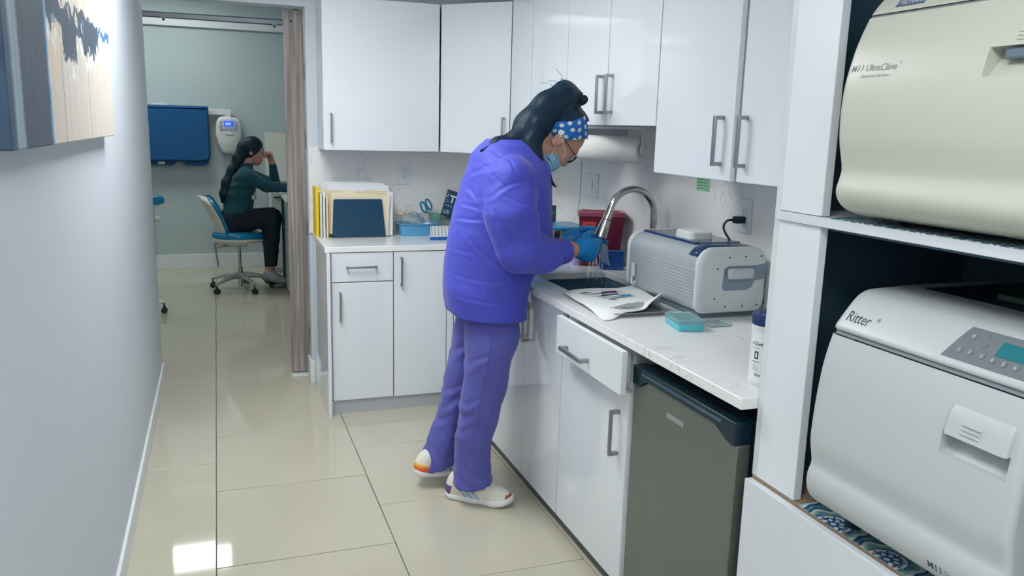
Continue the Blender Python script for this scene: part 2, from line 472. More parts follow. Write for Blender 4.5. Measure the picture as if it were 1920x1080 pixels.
# ---------------------------------------------------------------- base cabinets, back run
t = thing('base_cabinet', 'white base cabinet with one drawer over one door under the file folders', 'cabinet', (.7, 4.5, 0))
box('side_panel', .508, .526, 4.212, YB-.02, 0, .883, m_gloss, t, .001)
box('carcass', .527, .863, 4.276, YB-.02, .075, .882, m_semi, t)
box('kick_plate', .527, 1.2, 4.262, 4.275, 0, .074, m_kick, t)
d = box('drawer', .5385, .8615, 4.25, 4.272, .7265, .8805, m_gloss, t, .0015)
bar_handle('handle', (.612, 4.25, .806), (.774, 4.25, .806), (0, -1, 0), d)
d = box('door', .5385, .8615, 4.25, 4.272, .077, .7215, m_gloss, t, .0015)
bar_handle('handle', (.579, 4.25, .52), (.579, 4.25, .675), (0, -1, 0), d)
t = thing('base_cabinet', 'white base cabinet with one full height door beside the inner corner', 'cabinet', (1.01, 4.5, 0))
box('carcass', .865, 1.226, 4.276, YB-.02, .075, .882, m_semi, t)
d = box('door', .8665, 1.158, 4.25, 4.272, .075, .8805, m_gloss, t, .0015)
bar_handle('handle', (.905, 4.25, .697), (.905, 4.25, .853), (0, -1, 0), d)
box('corner_filler', 1.162, 1.2, 4.25, 4.272, .075, .8805, m_gloss, t, .0015)
# right run
BX = 1.2
def base_right(name, label, ya, yb, fronts, carc=True):
    t = thing(name, label, 'cabinet', (1.5, (ya+yb)/2, 0))
    if carc:
        c = MB(); z1 = .66 if 'sink' in label else .882
        c.box(BX+.021, WX-.002, yb+.001, ya-.001, .055, z1); c.build('carcass', m_semi, t)
        box('kick_plate', BX+.026, BX+.04, yb+.001, ya-.001, 0, .054, M('dark_kick', '#565d60', .4), t)
    return t
t = base_right('base_cabinet', 'white base cabinet in the corner behind the standing person', 4.245, 3.545, [])
box('door', BX, BX+.019, 4.04, 4.243, .057, .8805, m_gloss, t, .0015)
d = box('door', BX, BX+.019, 3.547, 4.036, .057, .8805, m_gloss, t, .0015)
bar_handle('handle', (BX, 3.6, .66), (BX, 3.6, .815), (-1, 0, 0), d)
t = base_right('base_cabinet', 'white sink base cabinet with two doors the person leans on', 3.543, 2.736, [])
d = box('door', BX, BX+.019, 3.134, 3.541, .057, .8805, m_gloss, t, .0015)
bar_handle('handle', (BX, 3.166, .665), (BX, 3.166, .82), (-1, 0, 0), d, wd=.013)
d = box('door', BX, BX+.019, 2.738, 3.131, .057, .8805, m_gloss, t, .0015)
bar_handle('handle', (BX, 3.095, .665), (BX, 3.095, .82), (-1, 0, 0), d, wd=.013)
t = base_right('base_cabinet', 'white base cabinet with its top drawer pulled open beside the steel fridge', 2.734, 2.178, [])
dr = box('drawer', 1.145, 1.165, 2.15, 2.666, .74, .8875-.007, m_gloss, t, .0015)
box('drawer_side', 1.165, 1.218, 2.225, 2.239, .755, .855, m_semi, dr)
box('drawer_side', 1.165, 1.218, 2.64, 2.654, .755, .855, m_semi, dr)
bar_handle('handle', (1.145, 2.568, .785), (1.145, 2.385, .785), (-1, 0, 0), dr, wd=.014, th=.008, depth=.034)
d = box('door', BX, BX+.019, 2.196, 2.732, .057, .728, m_gloss, t, .0015)
bar_handle('handle', (BX, 2.252, .5), (BX, 2.252, .655), (-1, 0, 0), d, wd=.014, th=.008, depth=.034)
box('end_panel', BX+.004, WX-.002, 2.172, 2.1775, 0, .882, m_kick, t)

# ---------------------------------------------------------------- countertop (L shape with the sink cut-out)
SX0, SX1, SY0, SY1 = 1.303, 1.655, 2.80, 3.305
def cells(xs, ys, fill, z0, z1):
    b = MB(); nx, ny = len(xs), len(ys)
    vid = {}
    def v(i, j, k):
        key = (i, j, k)
        if key not in vid: vid[key] = len(b.v); b.v.append((xs[i], ys[j], (z0, z1)[k]))
        return vid[key]
    def F(i, j): return 0 <= i < nx-1 and 0 <= j < ny-1 and fill(i, j)
    def add(f): b.f.append(f); b.mi.append(0)
    for i in range(nx-1):
        for j in range(ny-1):
            if not fill(i, j): continue
            add((v(i, j, 1), v(i+1, j, 1), v(i+1, j+1, 1), v(i, j+1, 1))); add((v(i, j, 0), v(i, j+1, 0), v(i+1, j+1, 0), v(i+1, j, 0)))
            if not F(i-1, j): add((v(i, j, 0), v(i, j, 1), v(i, j+1, 1), v(i, j+1, 0)))
            if not F(i+1, j): add((v(i+1, j, 0), v(i+1, j+1, 0), v(i+1, j+1, 1), v(i+1, j, 1)))
            if not F(i, j-1): add((v(i, j, 0), v(i+1, j, 0), v(i+1, j, 1), v(i, j, 1)))
            if not F(i, j+1): add((v(i, j+1, 0), v(i, j+1, 1), v(i+1, j+1, 1), v(i+1, j+1, 0)))
    return b
xs = [.504, 1.178, SX0, SX1, WX-.001]; ys = [1.588, SY0, SY1, 4.245, WY-.001]
def cfill(i, j):
    if i == 0: return j == 3
    return not (i == 2 and j == 1)
ct = cells(xs, ys, cfill, .884, .914).build('countertop', m_marble, None, .0025)
tag(ct, 'white veined quartz L-shaped countertop around the sink', 'countertop')
# sink
m_sink = M('dark_sink', '#2a5064', .35, spec=.4)
s_ = MB(); e = .006; zb = .70
o = (SX0-e, SX1+e, SY0-e, SY1+e)
def rrect(x0, x1, y0, y1, r, z, n=5):
    pts = []
    for cx, cy, a0 in ((x1-r, y1-r, 0), (x0+r, y1-r, 90), (x0+r, y0+r, 180), (x1-r, y0+r, 270)):
        for k in range(n+1):
            a = math.radians(a0+90*k/n); pts.append((cx+r*math.cos(a), cy+r*math.sin(a), z))
    return pts
s_.rings([rrect(*o, .03, .8835), rrect(o[0]+.004, o[1]-.004, o[2]+.004, o[3]-.004, .035, .74), rrect(o[0]+.03, o[1]-.03, o[2]+.03, o[3]-.03, .04, .703),
          rrect(1.46, 1.50, 3.02, 3.06, .015, .70)], caps=False)
s_.add(rrect(1.46, 1.50, 3.02, 3.06, .015, .70), [tuple(range(24))])
sk = thing('sink', 'dark undermount sink set into the white countertop', 'sink', (1.48, 3.05, .69))
so = s_.build('basin', m_sink, sk)
mo = so.modifiers.new('thick', 'SOLIDIFY'); mo.thickness = .004; mo.offset = -1
MB().lathe([(.001, .7025), (.036, .7025), (.04, .705), (.04, .7015), (.001, .7012)], (1.48, 3.04, 0)).build('drain', m_steel, sk)
# faucet
fy = 3.05
f = thing('faucet', 'brushed nickel gooseneck pull-down faucet arching over the sink', 'faucet', (1.738, fy, .914))
MB().lathe([(.0, .9145), (.03, .9145), (.03, .925), (.022, .93), (.02, .99), (.015, 1.0), (.0, 1.0)], (1.738, fy, 0)).build('base', m_chrome, f)
pts = [(1.738, fy, .99), (1.738, fy, 1.17)]
R0 = .105; cx = 1.738-R0
for k in range(1, 17):
    a = math.radians(k*165/16); pts.append((cx+R0*math.cos(a), fy-.0*k, 1.20+R0*1.02*math.sin(a)))
MB().tube(pts, .0145, 16).build('neck', m_chrome, f)
p_, q_ = Vector(pts[-1]), Vector(pts[-2]); dr_ = (p_-q_).normalized(); 
hd = MB().tube([p_-dr_*.005, p_+dr_*.02, p_+dr_*.045, p_+dr_*.08, p_+dr_*.125, p_+dr_*.128], [.016, .0165, .018, .023, .027, .02], 18).build('spray_head', m_chrome, f)
MB().tube([p_+dr_*.048, p_+dr_*.052], [.0195, .0197], 18).build('seam_ring', M('dark_ring', '#40464a', .4), f)
hb = MB(); hb.tube([(1.738, fy-.015, .965), (1.738, fy-.04, .97), (1.725, fy-.10, 1.0)], [.009, .008, .006], 10); hb.build('lever', m_chrome, f)

# ---------------------------------------------------------------- fridge
m_fsteel = M('fridge_steel', '#787d78', .33, metal=.6, bump=((3, 400, 3), .04, .001))
t = thing('mini_fridge', 'stainless steel under-counter mini fridge with a black wavy handle strip', 'fridge', (1.5, 1.87, 0))
box('body', 1.245, 1.79, 1.59, 2.15, .02, .835, m_black, t, .004)
fy0, fy1 = 1.618, 2.158
dm = MB(); N = 24
# door with a wavy top edge: prism in the y-z plane
top = [(fy1-(fy1-fy0)*k/N, .785+.022*math.sin(min(1, max(0, (k/N-.0)/.16))*math.pi)*0 + (-.02 if .12 < k/N < .85 else 0)) for k in range(N+1)]
def wave(s):   # s 0 far .. 1 near
    up = .5-.5*math.cos(math.pi*min(1, max(0, (s-.05)/.13))); dn = .5-.5*math.cos(math.pi*min(1, max(0, (.97-s)/.17)))
    return .805-.028*(1-min(up, dn))
# black cap with wavy lower edge, steel below it
wv = [(fy1-(fy1-fy0)*k/32, wave(k/32)) for k in range(33)]
dm.prism([(fy0, .045), (fy1, .045)]+wv, 0, 1.197, 1.24)
fd = dm.build('door', m_fsteel, t, .004)
cp = MB(); cp.prism([(fy1, .838), (fy0, .838)]+wv[::-1][::-1][::-1], 0, 1.189, 1.24)
cap = cp.build('handle_strip', m_black, fd, .003)
box('grip_recess', 1.186, 1.19, fy0+.06, fy1-.06, .818, .826, M('grip_edge', '#3b5566', .2), fd, .001)
box('badge', 1.1955, 1.1975, 1.865, 1.955, .735, .75, M('badge_grey', '#8f9396', .4), fd, .0005)
box('gasket', 1.2405, 1.2448, fy0+.003, fy1-.003, .05, .83, m_black, t)
for xx, yy in ((1.27, 1.63), (1.27, 2.13), (1.76, 1.63), (1.76, 2.13)):
    MB().cyl((xx, yy, 0), (xx, yy, .022), .016).build('foot', m_black, t)

# ---------------------------------------------------------------- sterilizer tower
t = thing('sterilizer_tower', 'tall white open cabinet housing the two sterilizers', 'cabinet', (1.5, 1.1, 0))
box('side_panel', 1.224, WX, 1.566, 1.585, .716, 2.4, m_semi, t, .001)
box('side_panel', 1.224, WX, .62, .64, .0, 2.4, m_semi, t, .001)
box('stile', 1.222, 1.244, 1.425, 1.565, .7165, 1.353, m_gloss, t, .0015)
box('stile', 1.222, 1.244, 1.425, 1.565, 1.3755, 2.4, m_gloss, t, .0015)
box('stile', 1.222, 1.244, .641, .74, .7165, 1.353, m_gloss, t, .0015)
box('stile', 1.222, 1.244, .641, .74, 1.3755, 2.4, m_gloss, t, .0015)
box('shelf', 1.214, WX, .641, 1.5655, 1.354, 1.3745, m_semi, t, .001)
box('deck', 1.222, WX, .641, 1.58, .69, .7155, m_raw, t)
box('front_panel', 1.198, 1.218, .62, 1.577, .03, .7105, m_semi, t, .0015)
box('side_panel', 1.23, WX, 1.562, 1.58, .03, .688, m_semi, t)
box('plinth', 1.23, WX, .64, 1.56, 0, .03, m_semi, t)
box('inner_panel', 1.2445, WX, 1.558, 1.5655, .716, 1.3535, m_dark, t)  # dark slate panels added over the niche's inner faces
box('inner_panel', 1.2445, WX, 1.558, 1.5655, 1.375, 2.4, m_dark, t)
box('inner_panel', 1.80, WX-.001, .641, 1.5575, .716, 1.3535, m_dark, t)
box('inner_panel', 1.80, WX-.001, .641, 1.5575, 1.375, 2.4, m_dark, t)
box('inner_panel', 1.2445, 1.80, .6405, .648, .716, 1.3535, m_dark, t)
box('inner_panel', 1.2445, 1.80, .6405, .648, 1.375, 2.4, m_dark, t)
box('inner_panel', 1.2445, 1.80, .648, 1.5575, 1.345, 1.3535, m_dark, t)
# patterned shelf liners
def liner_mat():
    mt = M('ornate_blue_print', '#4b86a0', .35); g = G(mt)
    x, y, z = g.sep(g.coord()); P_ = .154
    def rep(v, o_): return g.math('SUBTRACT', g.math('FRACT', g.math('ADD', g.math('DIVIDE', v, P_), o_)), .5)
    a = rep(x, .1786); b = rep(y, .737)
    def polar(a, b):
        r = g.math('SQRT', g.math('ADD', g.math('MULTIPLY', a, a), g.math('MULTIPLY', b, b))); th = g.math('ARCTAN2', b, a); return r, th
    r, th = polar(a, b)
    a2 = rep(x, .6786); b2 = rep(y, .237); r2, th2 = polar(a2, b2)
    col = g.mix(g.sstep(g.noise(g.coord(), 90, 3, 1.5), .46, .54), '#3d7396', '#7fa9a6')
    # rings and scrolls
    wob = g.math('MULTIPLY', g.math('SINE', g.math('MULTIPLY', th, 8.0)), .03)
    rr = g.math('ADD', r, wob)
    for c_, w_, colr in ((.40, .030, '#c9dbe0'), (.455, .018, '#1f4f78'), (.35, .016, '#8fb39b')):
        dd = g.math('ABSOLUTE', g.math('SUBTRACT', rr, c_)); col = g.mix(g.math('LESS_THAN', dd, w_), col, colr)
    for c_, w_, colr in ((.16, .02, '#c9dbe0'), (.11, .02, '#1f4f78'), (.05, .03, '#b7cfcf')):
        dd = g.math('ABSOLUTE', g.math('SUBTRACT', r2, c_)); col = g.mix(g.math('LESS_THAN', dd, w_), col, colr)
    col = g.mix(g.math('LESS_THAN', r, .27), col, '#1c4a73')
    col = g.mix(g.math('LESS_THAN', r, .25), col, '#dfe9ec')
    # snowflake: eight branched arms
    s8 = g.math('ABSOLUTE', g.math('SUBTRACT', g.math('FRACT', g.math('DIVIDE', th, math.pi/4)), .5))   # .5 at arm axis edges
    along = r; side = g.math('MULTIPLY', g.math('SUBTRACT', .5, s8), g.math('MULTIPLY', r, math.pi/4))
    arm = g.math('LESS_THAN', side, .016)
    fork = g.math('LESS_THAN', g.math('ABSOLUTE', g.math('SUBTRACT', side, g.math('SUBTRACT', along, .13))), .022)
    fork = g.math('MULTIPLY', fork, g.math('LESS_THAN', along, .20))
    core = g.math('LESS_THAN', r, .085)
    fl_ = g.math('MULTIPLY', g.math('MAXIMUM', g.math('MAXIMUM', arm, fork), core), g.math('LESS_THAN', r, .235))
    col = g.mix(fl_, col, '#1e5685'); col = g.mix(g.math('LESS_THAN', r, .04), col, '#dfe9ec')
    g.color(col); return mt
m_liner = liner_mat()
o = center_origin(box('shelf_liner', 1.221, 1.76, .66, 1.405, .7158, .7172, m_liner)); tag(o, 'blue ornate patterned liner sheet under the lower sterilizer', 'liner')
o = center_origin(box('shelf_liner', 1.2145, 1.76, .66, 1.405, 1.3748, 1.376, m_liner)); tag(o, 'blue ornate patterned liner sheet under the upper sterilizer', 'liner')

# ---------------------------------------------------------------- sterilizers
def interp(prof, n):
    """resample a polyline smoothly (Catmull-Rom)"""
    P = [Vector((p[0], p[1], 0)) for p in prof]; out = []
    for i in range(len(P)-1):
        p0 = P[max(i-1, 0)]; p1 = P[i]; p2 = P[i+1]; p3 = P[min(i+2, len(P)-1)]
        for k in range(n):
            u = k/n
            out.append(.5*((2*p1)+(p2-p0)*u+(2*p0-5*p1+4*p2-p3)*u*u+(3*p1-p0-3*p2+p3)*u**3))
    out.append(P[-1]); return [(q.x, q.y) for q in out]
def front_x(prof, z):
    for (x0, z0), (x1, z1) in zip(prof, prof[1:]):
        if z0 <= z <= z1: return x0+(x1-x0)*(z-z0)/max(z1-z0, 1e-6)
    return prof[-1][0]
def door_shell(name, prof, y0, y1, mat, parent, recess=None, depth=.032, er=.014, back=.05):
    n = 5; st = [y0+er*(1-math.cos(math.pi/2*k/n)) for k in range(n+1)]
    mid = [y0+er+(y1-y0-2*er)*k/12 for k in range(1, 12)]
    st2 = [y1-q+y0 for q in st][::-1]
    zs = [p[1] for p in prof]
    ys_ = st+mid+st2; P = list(prof)
    if recess:
        ry0, ry1, rz0, rz1 = recess; e_ = .0006
        ys_ = sorted([q for q in ys_ if not any(abs(q-k) < .004 for k in (ry0, ry1))]+[ry0-e_, ry0+e_, ry1-e_, ry1+e_])
        P = [p for p in P if not any(abs(p[1]-k) < .003 for k in (rz0, rz1))]
        P += [(front_x(prof, q), q) for q in (rz0-e_, rz0+e_, rz1-e_, rz1+e_)]; P.sort(key=lambda p: p[1])
    def edge(y):
        d = min(y-y0, y1-y); 
        return 0 if d >= er else er-math.sqrt(max(0, er*er-(er-d)**2))
    b = MB(); nz = len(P); V = []
    for y in ys_:
        for (x, z) in P:
            xx = x+edge(y)
            if recess and ry0 < y < ry1 and rz0 < z < rz1:
                xx += depth*min(1, .35+.65*(z-rz0)/(rz1-rz0)*1.6)
            V.append((xx, y, z))
    F = []
    for j in range(len(ys_)-1):
        for i in range(nz-1):
            a = j*nz+i; F.append((a, a+1, a+nz+1, a+nz))
    b.add(V, F)
    # closing sides, back
    k = len(b.v); L_ = [V[i] for i in range(nz)]; Rr = [V[(len(ys_)-1)*nz+i] for i in range(nz)]
    for side in (L_, Rr):
        xb = max(p[0] for p in side)+back
        b.add(list(side)+[(xb, side[0][1], side[-1][2]), (xb, side[0][1], side[0][2])], [tuple(range(nz+2))])
    b.add([L_[0], Rr[0], (Rr[0][0]+back, Rr[0][1], Rr[0][2]), (L_[0][0]+back, L_[0][1], L_[0][2])], [(0, 1, 2, 3)])
    b.add([L_[-1], Rr[-1], (Rr[-1][0]+back, Rr[-1][1], Rr[-1][2]), (L_[-1][0]+back, L_[-1][1], L_[-1][2])], [(0, 1, 2, 3)])
    return b.build(name, mat, parent, smooth=40)
m_low = M('light_grey_enamel', '#bcc1c3', .33, spec=.4)
m_up = M('cream_enamel', '#c6c7ba', .33, spec=.4)
m_gap = M('seam_grey', '#8b9499', .5)
m_ink = M('dark_ink', '#2b3a48', .5)
m_ink2 = M('grey_ink', '#7f868c', .5)
m_greyp = M('grey_panel', '#8f9598', .25)
Y0, Y1 = .858, 1.335
low = [(1.196, .769), (1.180, .782), (1.170, .80), (1.1665, .822), (1.1685, .840), (1.1745, .857), (1.1730, .875), (1.1668, .905), (1.1662, .938), (1.170, 1.0), (1.178, 1.067), (1.188, 1.112), (1.197, 1.142)]
t = thing('sterilizer', 'light grey front-loading sterilizer with a keypad on the lower tower deck', 'sterilizer', (1.45, 1.1, .7175))
lp = interp(low, 4)
REC = (.882, 1.012, 1.008, 1.048)
dl = door_shell('door', lp, Y0, Y1, m_low, t, REC)
hz = [(front_x(lp, z)-.006-.004*(1.095-z)/.05, z) for z in (1.047, 1.06, 1.075, 1.088)]+[(front_x(lp, 1.098)-.0005, 1.098)]
door_shell('handle', hz, .884, 1.006, m_low, dl, None, er=.006, back=.006)
for k in range(3):
    z = 1.056+k*.0075; x = front_x(lp, z)-.0098+k*.0004
    box('grip_rib', x-.0015, x+.004, .935, .972, z, z+.004, m_low, dl, .001)
door_shell('seam', [(1.204, 1.1425), (1.206, 1.152)], Y0+.003, Y1-.003, m_gap, t, None, er=.01, back=.1)
cov = [(1.2015, 1.1525), (1.2, 1.158), (1.206, 1.168), (1.228, 1.196), (1.246, 1.2155), (1.262, 1.226), (1.29, 1.232), (1.4, 1.236)]
cpv = interp(cov, 3)
cover = door_shell('top_cover', cpv, Y0, Y1, m_low, t, None, er=.016, back=.36)
box('body', 1.26, 1.76, Y0+.012, Y1-.012, .765, 1.225, m_low, t, .01)
box('top_plate', 1.395, 1.75, Y0+.04, Y1-.04, 1.226, 1.2375, m_black, t, .004)
tr_ = MB().box(1.44, 1.56, .9, 1.16, 1.2376, 1.25); tr_.build('vent_tray', M('olive_dark', '#2c4a44', .5), t, .003)
for x_, y_ in ((1.27, Y0+.05), (1.27, Y1-.05), (1.7, Y0+.05), (1.7, Y1-.05)):
    MB().cyl((x_, y_, .7176), (x_, y_, .77), .02).build('foot', m_black, t)
def warp_to(pr, off=.0004): return lambda p: Vector((front_x(pr, p.z)-off, p.y, p.z))
text('lettering', 'Ritter', m_ink, cover, (1.2, 1.312, 1.1745), (0, -1, 0), (0, 0, 1), .027, warp_to(cpv, .0006), bold=.008)
text('lettering', '®', m_ink, cover, (1.2, 1.236, 1.186), (0, -1, 0), (0, 0, 1), .010, warp_to(cpv, .0006))
text('lettering', 'M11', m_ink, dl, (1.2, 1.004, .794), (0, -1, 0), (0, 0, 1), .019, warp_to(lp, .0006), bold=.02)
text('lettering', 'Steam Sterilizer', m_ink2, dl, (1.2, .966, .794), (0, -1, 0), (0, 0, 1), .018, warp_to(lp, .0006))
# keypad
def panel_on(pr, y0, y1, z0, z1, th, name, mat, parent, slant=0):
    b = MB(); n = 8; V = []
    for j in range(2):
        for k in range(n+1):
            z = z0+(z1-z0)*k/n; y = (y1 if j == 0 else y0)-(slant*(1-k/n) if j == 0 else 0)*-1
            x = front_x(pr, z); V += [(x-th, y, z), (x+.002, y, z)]
    F = []
    m_ = 2*(n+1)
    for k in range(n):
        a = 2*k; F += [(a, a+2, a+2+m_, a+m_), (a+1, a+1+m_, a+3+m_, a+3), (a, a+1, a+3, a+2), (a+m_, a+2+m_, a+3+m_, a+1+m_)]
    F += [(0, m_, m_+1, 1), (2*n, 2*n+1, m_+2*n+1, m_+2*n)]
    b.add(V, F); return b.build(name, mat, parent, smooth=30)
m_key = M('keypad_grey', '#757c82', .12, spec=.6, bump=(60, .15, .002))
kp = panel_on(cpv, .876, 1.045, 1.168, 1.221, .0012, 'keypad', m_key, t, .02)
panel_on(cpv, .885, .972, 1.19, 1.212, .0024, 'display', M('lcd_teal', '#22707c', .15, emit=('#2f8f9c', .06)), kp)
keys = [(1.028, 1.207, 'P'), (1.006, 1.212, None), (1.0, 1.198, None), (1.037, 1.183, '1'), (1.016, 1.184, '2'), (.992, 1.183, '3'), (.970, 1.182, '4'), (.948, 1.181, '5'), (.926, 1.181, '6'), (.904, 1.181, '7')]
for (ky, kz, s) in keys:
    x = front_x(cpv, kz); nrm = Vector((-.8, 0, .6)); c = Vector((x, ky, kz))+nrm*.001
    b = MB()
    if s: b.tube([c-nrm*.001, c+nrm*.0012], [.0068, .0064], 14)
    else:
        sg = 1 if kz > 1.205 else -1; u = Vector((.6, 0, .8)); v_ = Vector((0, 1, 0))
        tri = [c+u*.006*sg, c-u*.005*sg+v_*.008, c-u*.005*sg-v_*.008]
        b.add([q-nrm*.001 for q in tri]+[q+nrm*.001 for q in tri], [(0, 1, 2), (3, 5, 4), (0, 3, 4, 1), (1, 4, 5, 2), (2, 5, 3, 0)])
    ko = b.build('key', M('key_grey', '#6d757b', .3), kp)
    if s: text('lettering', s, M('key_print', '#cfd5d8', .4), ko, c+nrm*.0015+Vector((0, .0028, 0))-Vector((.6, 0, .8))*.0035, (0, -1, 0), (.6, 0, .8), .010)

up = [(1.25, 1.386), (1.215, 1.394), (1.19, 1.404), (1.172, 1.420), (1.1645, 1.440), (1.1705, 1.464), (1.1735, 1.482), (1.1685, 1.506), (1.161, 1.537), (1.158, 1.57), (1.1575, 1.603), (1.162, 1.65), (1.176, 1.705), (1.19, 1.742), (1.2045, 1.772)]
t = thing('sterilizer', 'cream sterilizer with a bulging door on the upper tower shelf', 'sterilizer', (1.45, 1.1, 1.3755))
upp = interp(up, 4)
du = door_shell('door', upp, Y0, Y1, m_up, t, (.86, 1.018, 1.646, 1.692), er=.016)
for k in range(3): 
    z = 1.70+k*.006; box('grip_rib', front_x(upp, z)-.0015, front_x(upp, z)+.004, .93, .975, z, z+.003, m_up, du, .0008)
box('latch', 1.176, 1.196, .862, .995, 1.672, 1.689, M('latch_grey', '#6a7a88', .25), du, .004)
door_shell('seam', [(1.2085, 1.7725), (1.2105, 1.777)], Y0+.002, Y1-.002, m_ink2, t, None, er=.012, back=.1)
cu_ = interp([(1.207, 1.7775), (1.215, 1.789), (1.234, 1.81), (1.262, 1.831), (1.30, 1.842), (1.42, 1.848)], 3)
cvu = door_shell('top_cover', cu_, Y0, Y1, m_up, t, None, er=.018, back=.34)
box('body', 1.27, 1.76, Y0+.014, Y1-.014, 1.392, 1.838, m_up, t, .012)
for x_, y_ in ((1.29, Y0+.05), (1.29, Y1-.05), (1.7, Y0+.05), (1.7, Y1-.05)):
    MB().cyl((x_, y_, 1.3761), (x_, y_, 1.395), .02).build('foot', m_black, t)
text('lettering', 'M11 UltraClave', m_ink2, du, (1.2, 1.3185, 1.6685), (0, -1, 0), (0, 0, 1), .0178, warp_to(upp, .0006), shear=.2, bold=.006)
text('lettering', '®', m_ink2, du, (1.2, 1.199, 1.678), (0, -1, 0), (0, 0, 1), .007, warp_to(upp, .0006))
text('lettering', 'Automatic Sterilizer', m_ink2, du, (1.2, 1.288, 1.6565), (0, -1, 0), (0, 0, 1), .0088, warp_to(upp, .0006), shear=.2)
pl = panel_on(cu_, 1.205, 1.272, 1.787, 1.806, .0012, 'nameplate', M('nameplate_blue', '#4d5c78', .3), cvu, 0)
text('lettering', 'MIDMARK', M('plate_print', '#dfe3e6', .4), pl, (1.2, 1.267, 1.7905), (0, -1, 0), (0, 0, 1), .0135, warp_to(cu_, .0018))
# ---------------------------------------------------------------- wall painting
def painting_mat():
    mt = M('abstract_paint', '#d9d2c6', .5); g = G(mt); c = g.coord(); x, y, z = g.sep(c)
    wob = g.math('MULTIPLY', g.math('SUBTRACT', g.noise(c, 14, 4, .5), .5), .10)
    wob2 = g.math('MULTIPLY', g.math('SUBTRACT', g.noise(g.mapping(c, (1, 30, 2.5)), 1, 4), .5), .16)
    yy = g.math('ADD', y, g.math('MULTIPLY', wob, .25)); zz = g.math('ADD', z, wob)
    strk = g.noise(g.mapping(c, (1, 26, 1.6)), 1, 5, .3)
    cream = g.mix(strk, '#c2bab0', '#e6ded3')
    cream = g.mix(g.sstep(g.noise(c, 3, 2), .5, .75), cream, '#e0cdb6')
    for ly in (.175, .56, .98):
        cream = g.mix(g.math('LESS_THAN', g.math('ABSOLUTE', g.math('SUBTRACT', y, g.math('ADD', ly, g.math('MULTIPLY', wob, .06)))), .0022), cream, '#5b5f66')
    slate = g.mix(strk, '#3a4656', '#566272')
    navy = g.mix(g.noise(g.mapping(c, (1, 8, 3)), 3, 5, 1), '#223850', '#4d6880')
    white = g.mix(strk, '#6d8497', '#b4c2cc')
    blue = '#5c9fd0'
    left = g.mix(g.sstep(yy, .03, .06), navy, white)
    left = g.mix(g.sstep(yy, .10, .125), left, slate)
    left = g.mix(g.math('GREATER_THAN', yy, .378), left, blue)
    col = g.mix(g.math('GREATER_THAN', yy, .395), left, cream)
    # dark horizontal mass with dripping lower edge
    def band(a, b): return g.math('MULTIPLY', g.math('GREATER_THAN', yy, a), g.math('LESS_THAN', yy, b))
    low = g.math('ADD', .255, g.math('MULTIPLY', wob2, .35))
    low = g.math('SUBTRACT', low, g.math('MULTIPLY', band(.59, .80), .06))
    low = g.math('SUBTRACT', low, g.math('MULTIPLY', band(.93, 1.14), .025))
    low = g.math('ADD', low, g.math('MULTIPLY', g.math('GREATER_THAN', yy, 1.24), .045))
    upp_ = g.math('ADD', .325, g.math('MULTIPLY', g.math('LESS_THAN', yy, .56), .5))
    inb = g.math('MULTIPLY', g.math('GREATER_THAN', zz, low), g.math('LESS_THAN', zz, upp_))
    inb = g.math('MULTIPLY', inb, g.math('GREATER_THAN', yy, .40))
    holes = g.math('GREATER_THAN', g.noise(c, 16, 3, 1.2), .36)
    bandc = g.mix(g.math('GREATER_THAN', g.noise(g.mapping(c, (1, 9, 3)), 1.5, 3), .60), '#4a5768', '#6f9cc6')
    bandc = g.mix(g.math('GREATER_THAN', yy, 1.24), bandc, '#3f78ad')
    col = g.mix(g.math('MULTIPLY', inb, holes), col, bandc)
    # pale halo under the mass
    halo = g.math('MULTIPLY', g.math('SUBTRACT', 1.0, g.sstep(g.math('ABSOLUTE', g.math('SUBTRACT', zz, g.math('SUBTRACT', low, .02))), .0, .03)), g.math('GREATER_THAN', yy, .40))
    halo = g.math('MULTIPLY', halo, g.math('GREATER_THAN', g.noise(c, 22, 3), .5))
    col = g.mix(halo, col, '#e9eef2')
    g.color(col); g.bump(g.noise(g.mapping(c, (1, 60, 25)), 1, 4), .35, .003)
    return mt
t = thing('painting', 'large abstract blue and cream canvas painting on the left wall', 'painting', (XL+.017, 1.615, 1.483))
box('canvas', XL+.001, XL+.034, 1.615, 3.14, 1.483, 2.35, painting_mat(), t, .003)

# ---------------------------------------------------------------- outlets, switch, note
m_plate = M('white_plate', '#dde1e4', .3)
m_slot = M('slot_dark', '#2a3640', .6)
def wall_fit(name, label, cat, O, u, n, w_, h_, kind):
    """plate on a wall: O centre, u horizontal, n out of the wall"""
    O, u, n = Vector(O), Vector(u), Vector(n); z = Vector((0, 0, 1))
    t = thing(name, label, cat, O)
    MB().obox(O+n*.003, (u, z, n), (w_/2, h_/2, .003)).build('plate', m_plate, t, .002)
    if kind == 'outlet':
        rc = MB().obox(O+n*.0068, (u, z, n), (.0168, .033, .0016)).build('receptacle', m_plate, t, .001)
        for s in (-1, 1):
            for dx_ in (-.0063, .0063):
                MB().obox(O+n*.0086+z*(s*.017+.004)+u*dx_, (u, z, n), (.0012, .0045, .0003)).build('slot', m_slot, rc)
            MB().tube([O+n*.0083+z*(s*.017-.007), O+n*.0089+z*(s*.017-.007)], .0028, 10).build('slot', m_slot, rc)
    else:
        for s in (-1, 1):
            r_ = MB().obox(O+n*.0068+u*.024*s, (u, z, n), (.0168, .033, .0016)).build('rocker', m_plate, t, .001)
            MB().obox(O+n*.0086+u*(.024*s-.013*s)+z*.008, (u, z, n), (.002, .016, .0003)).build('indicator', m_slot if s > 0 else m_plate, r_)
    return t
wall_fit('wall_outlet', 'white wall outlet on the back backsplash above the blue tray', 'outlet', (1.05, WY, 1.259), (1, 0, 0), (0, -1, 0), .082, .124, 'outlet')
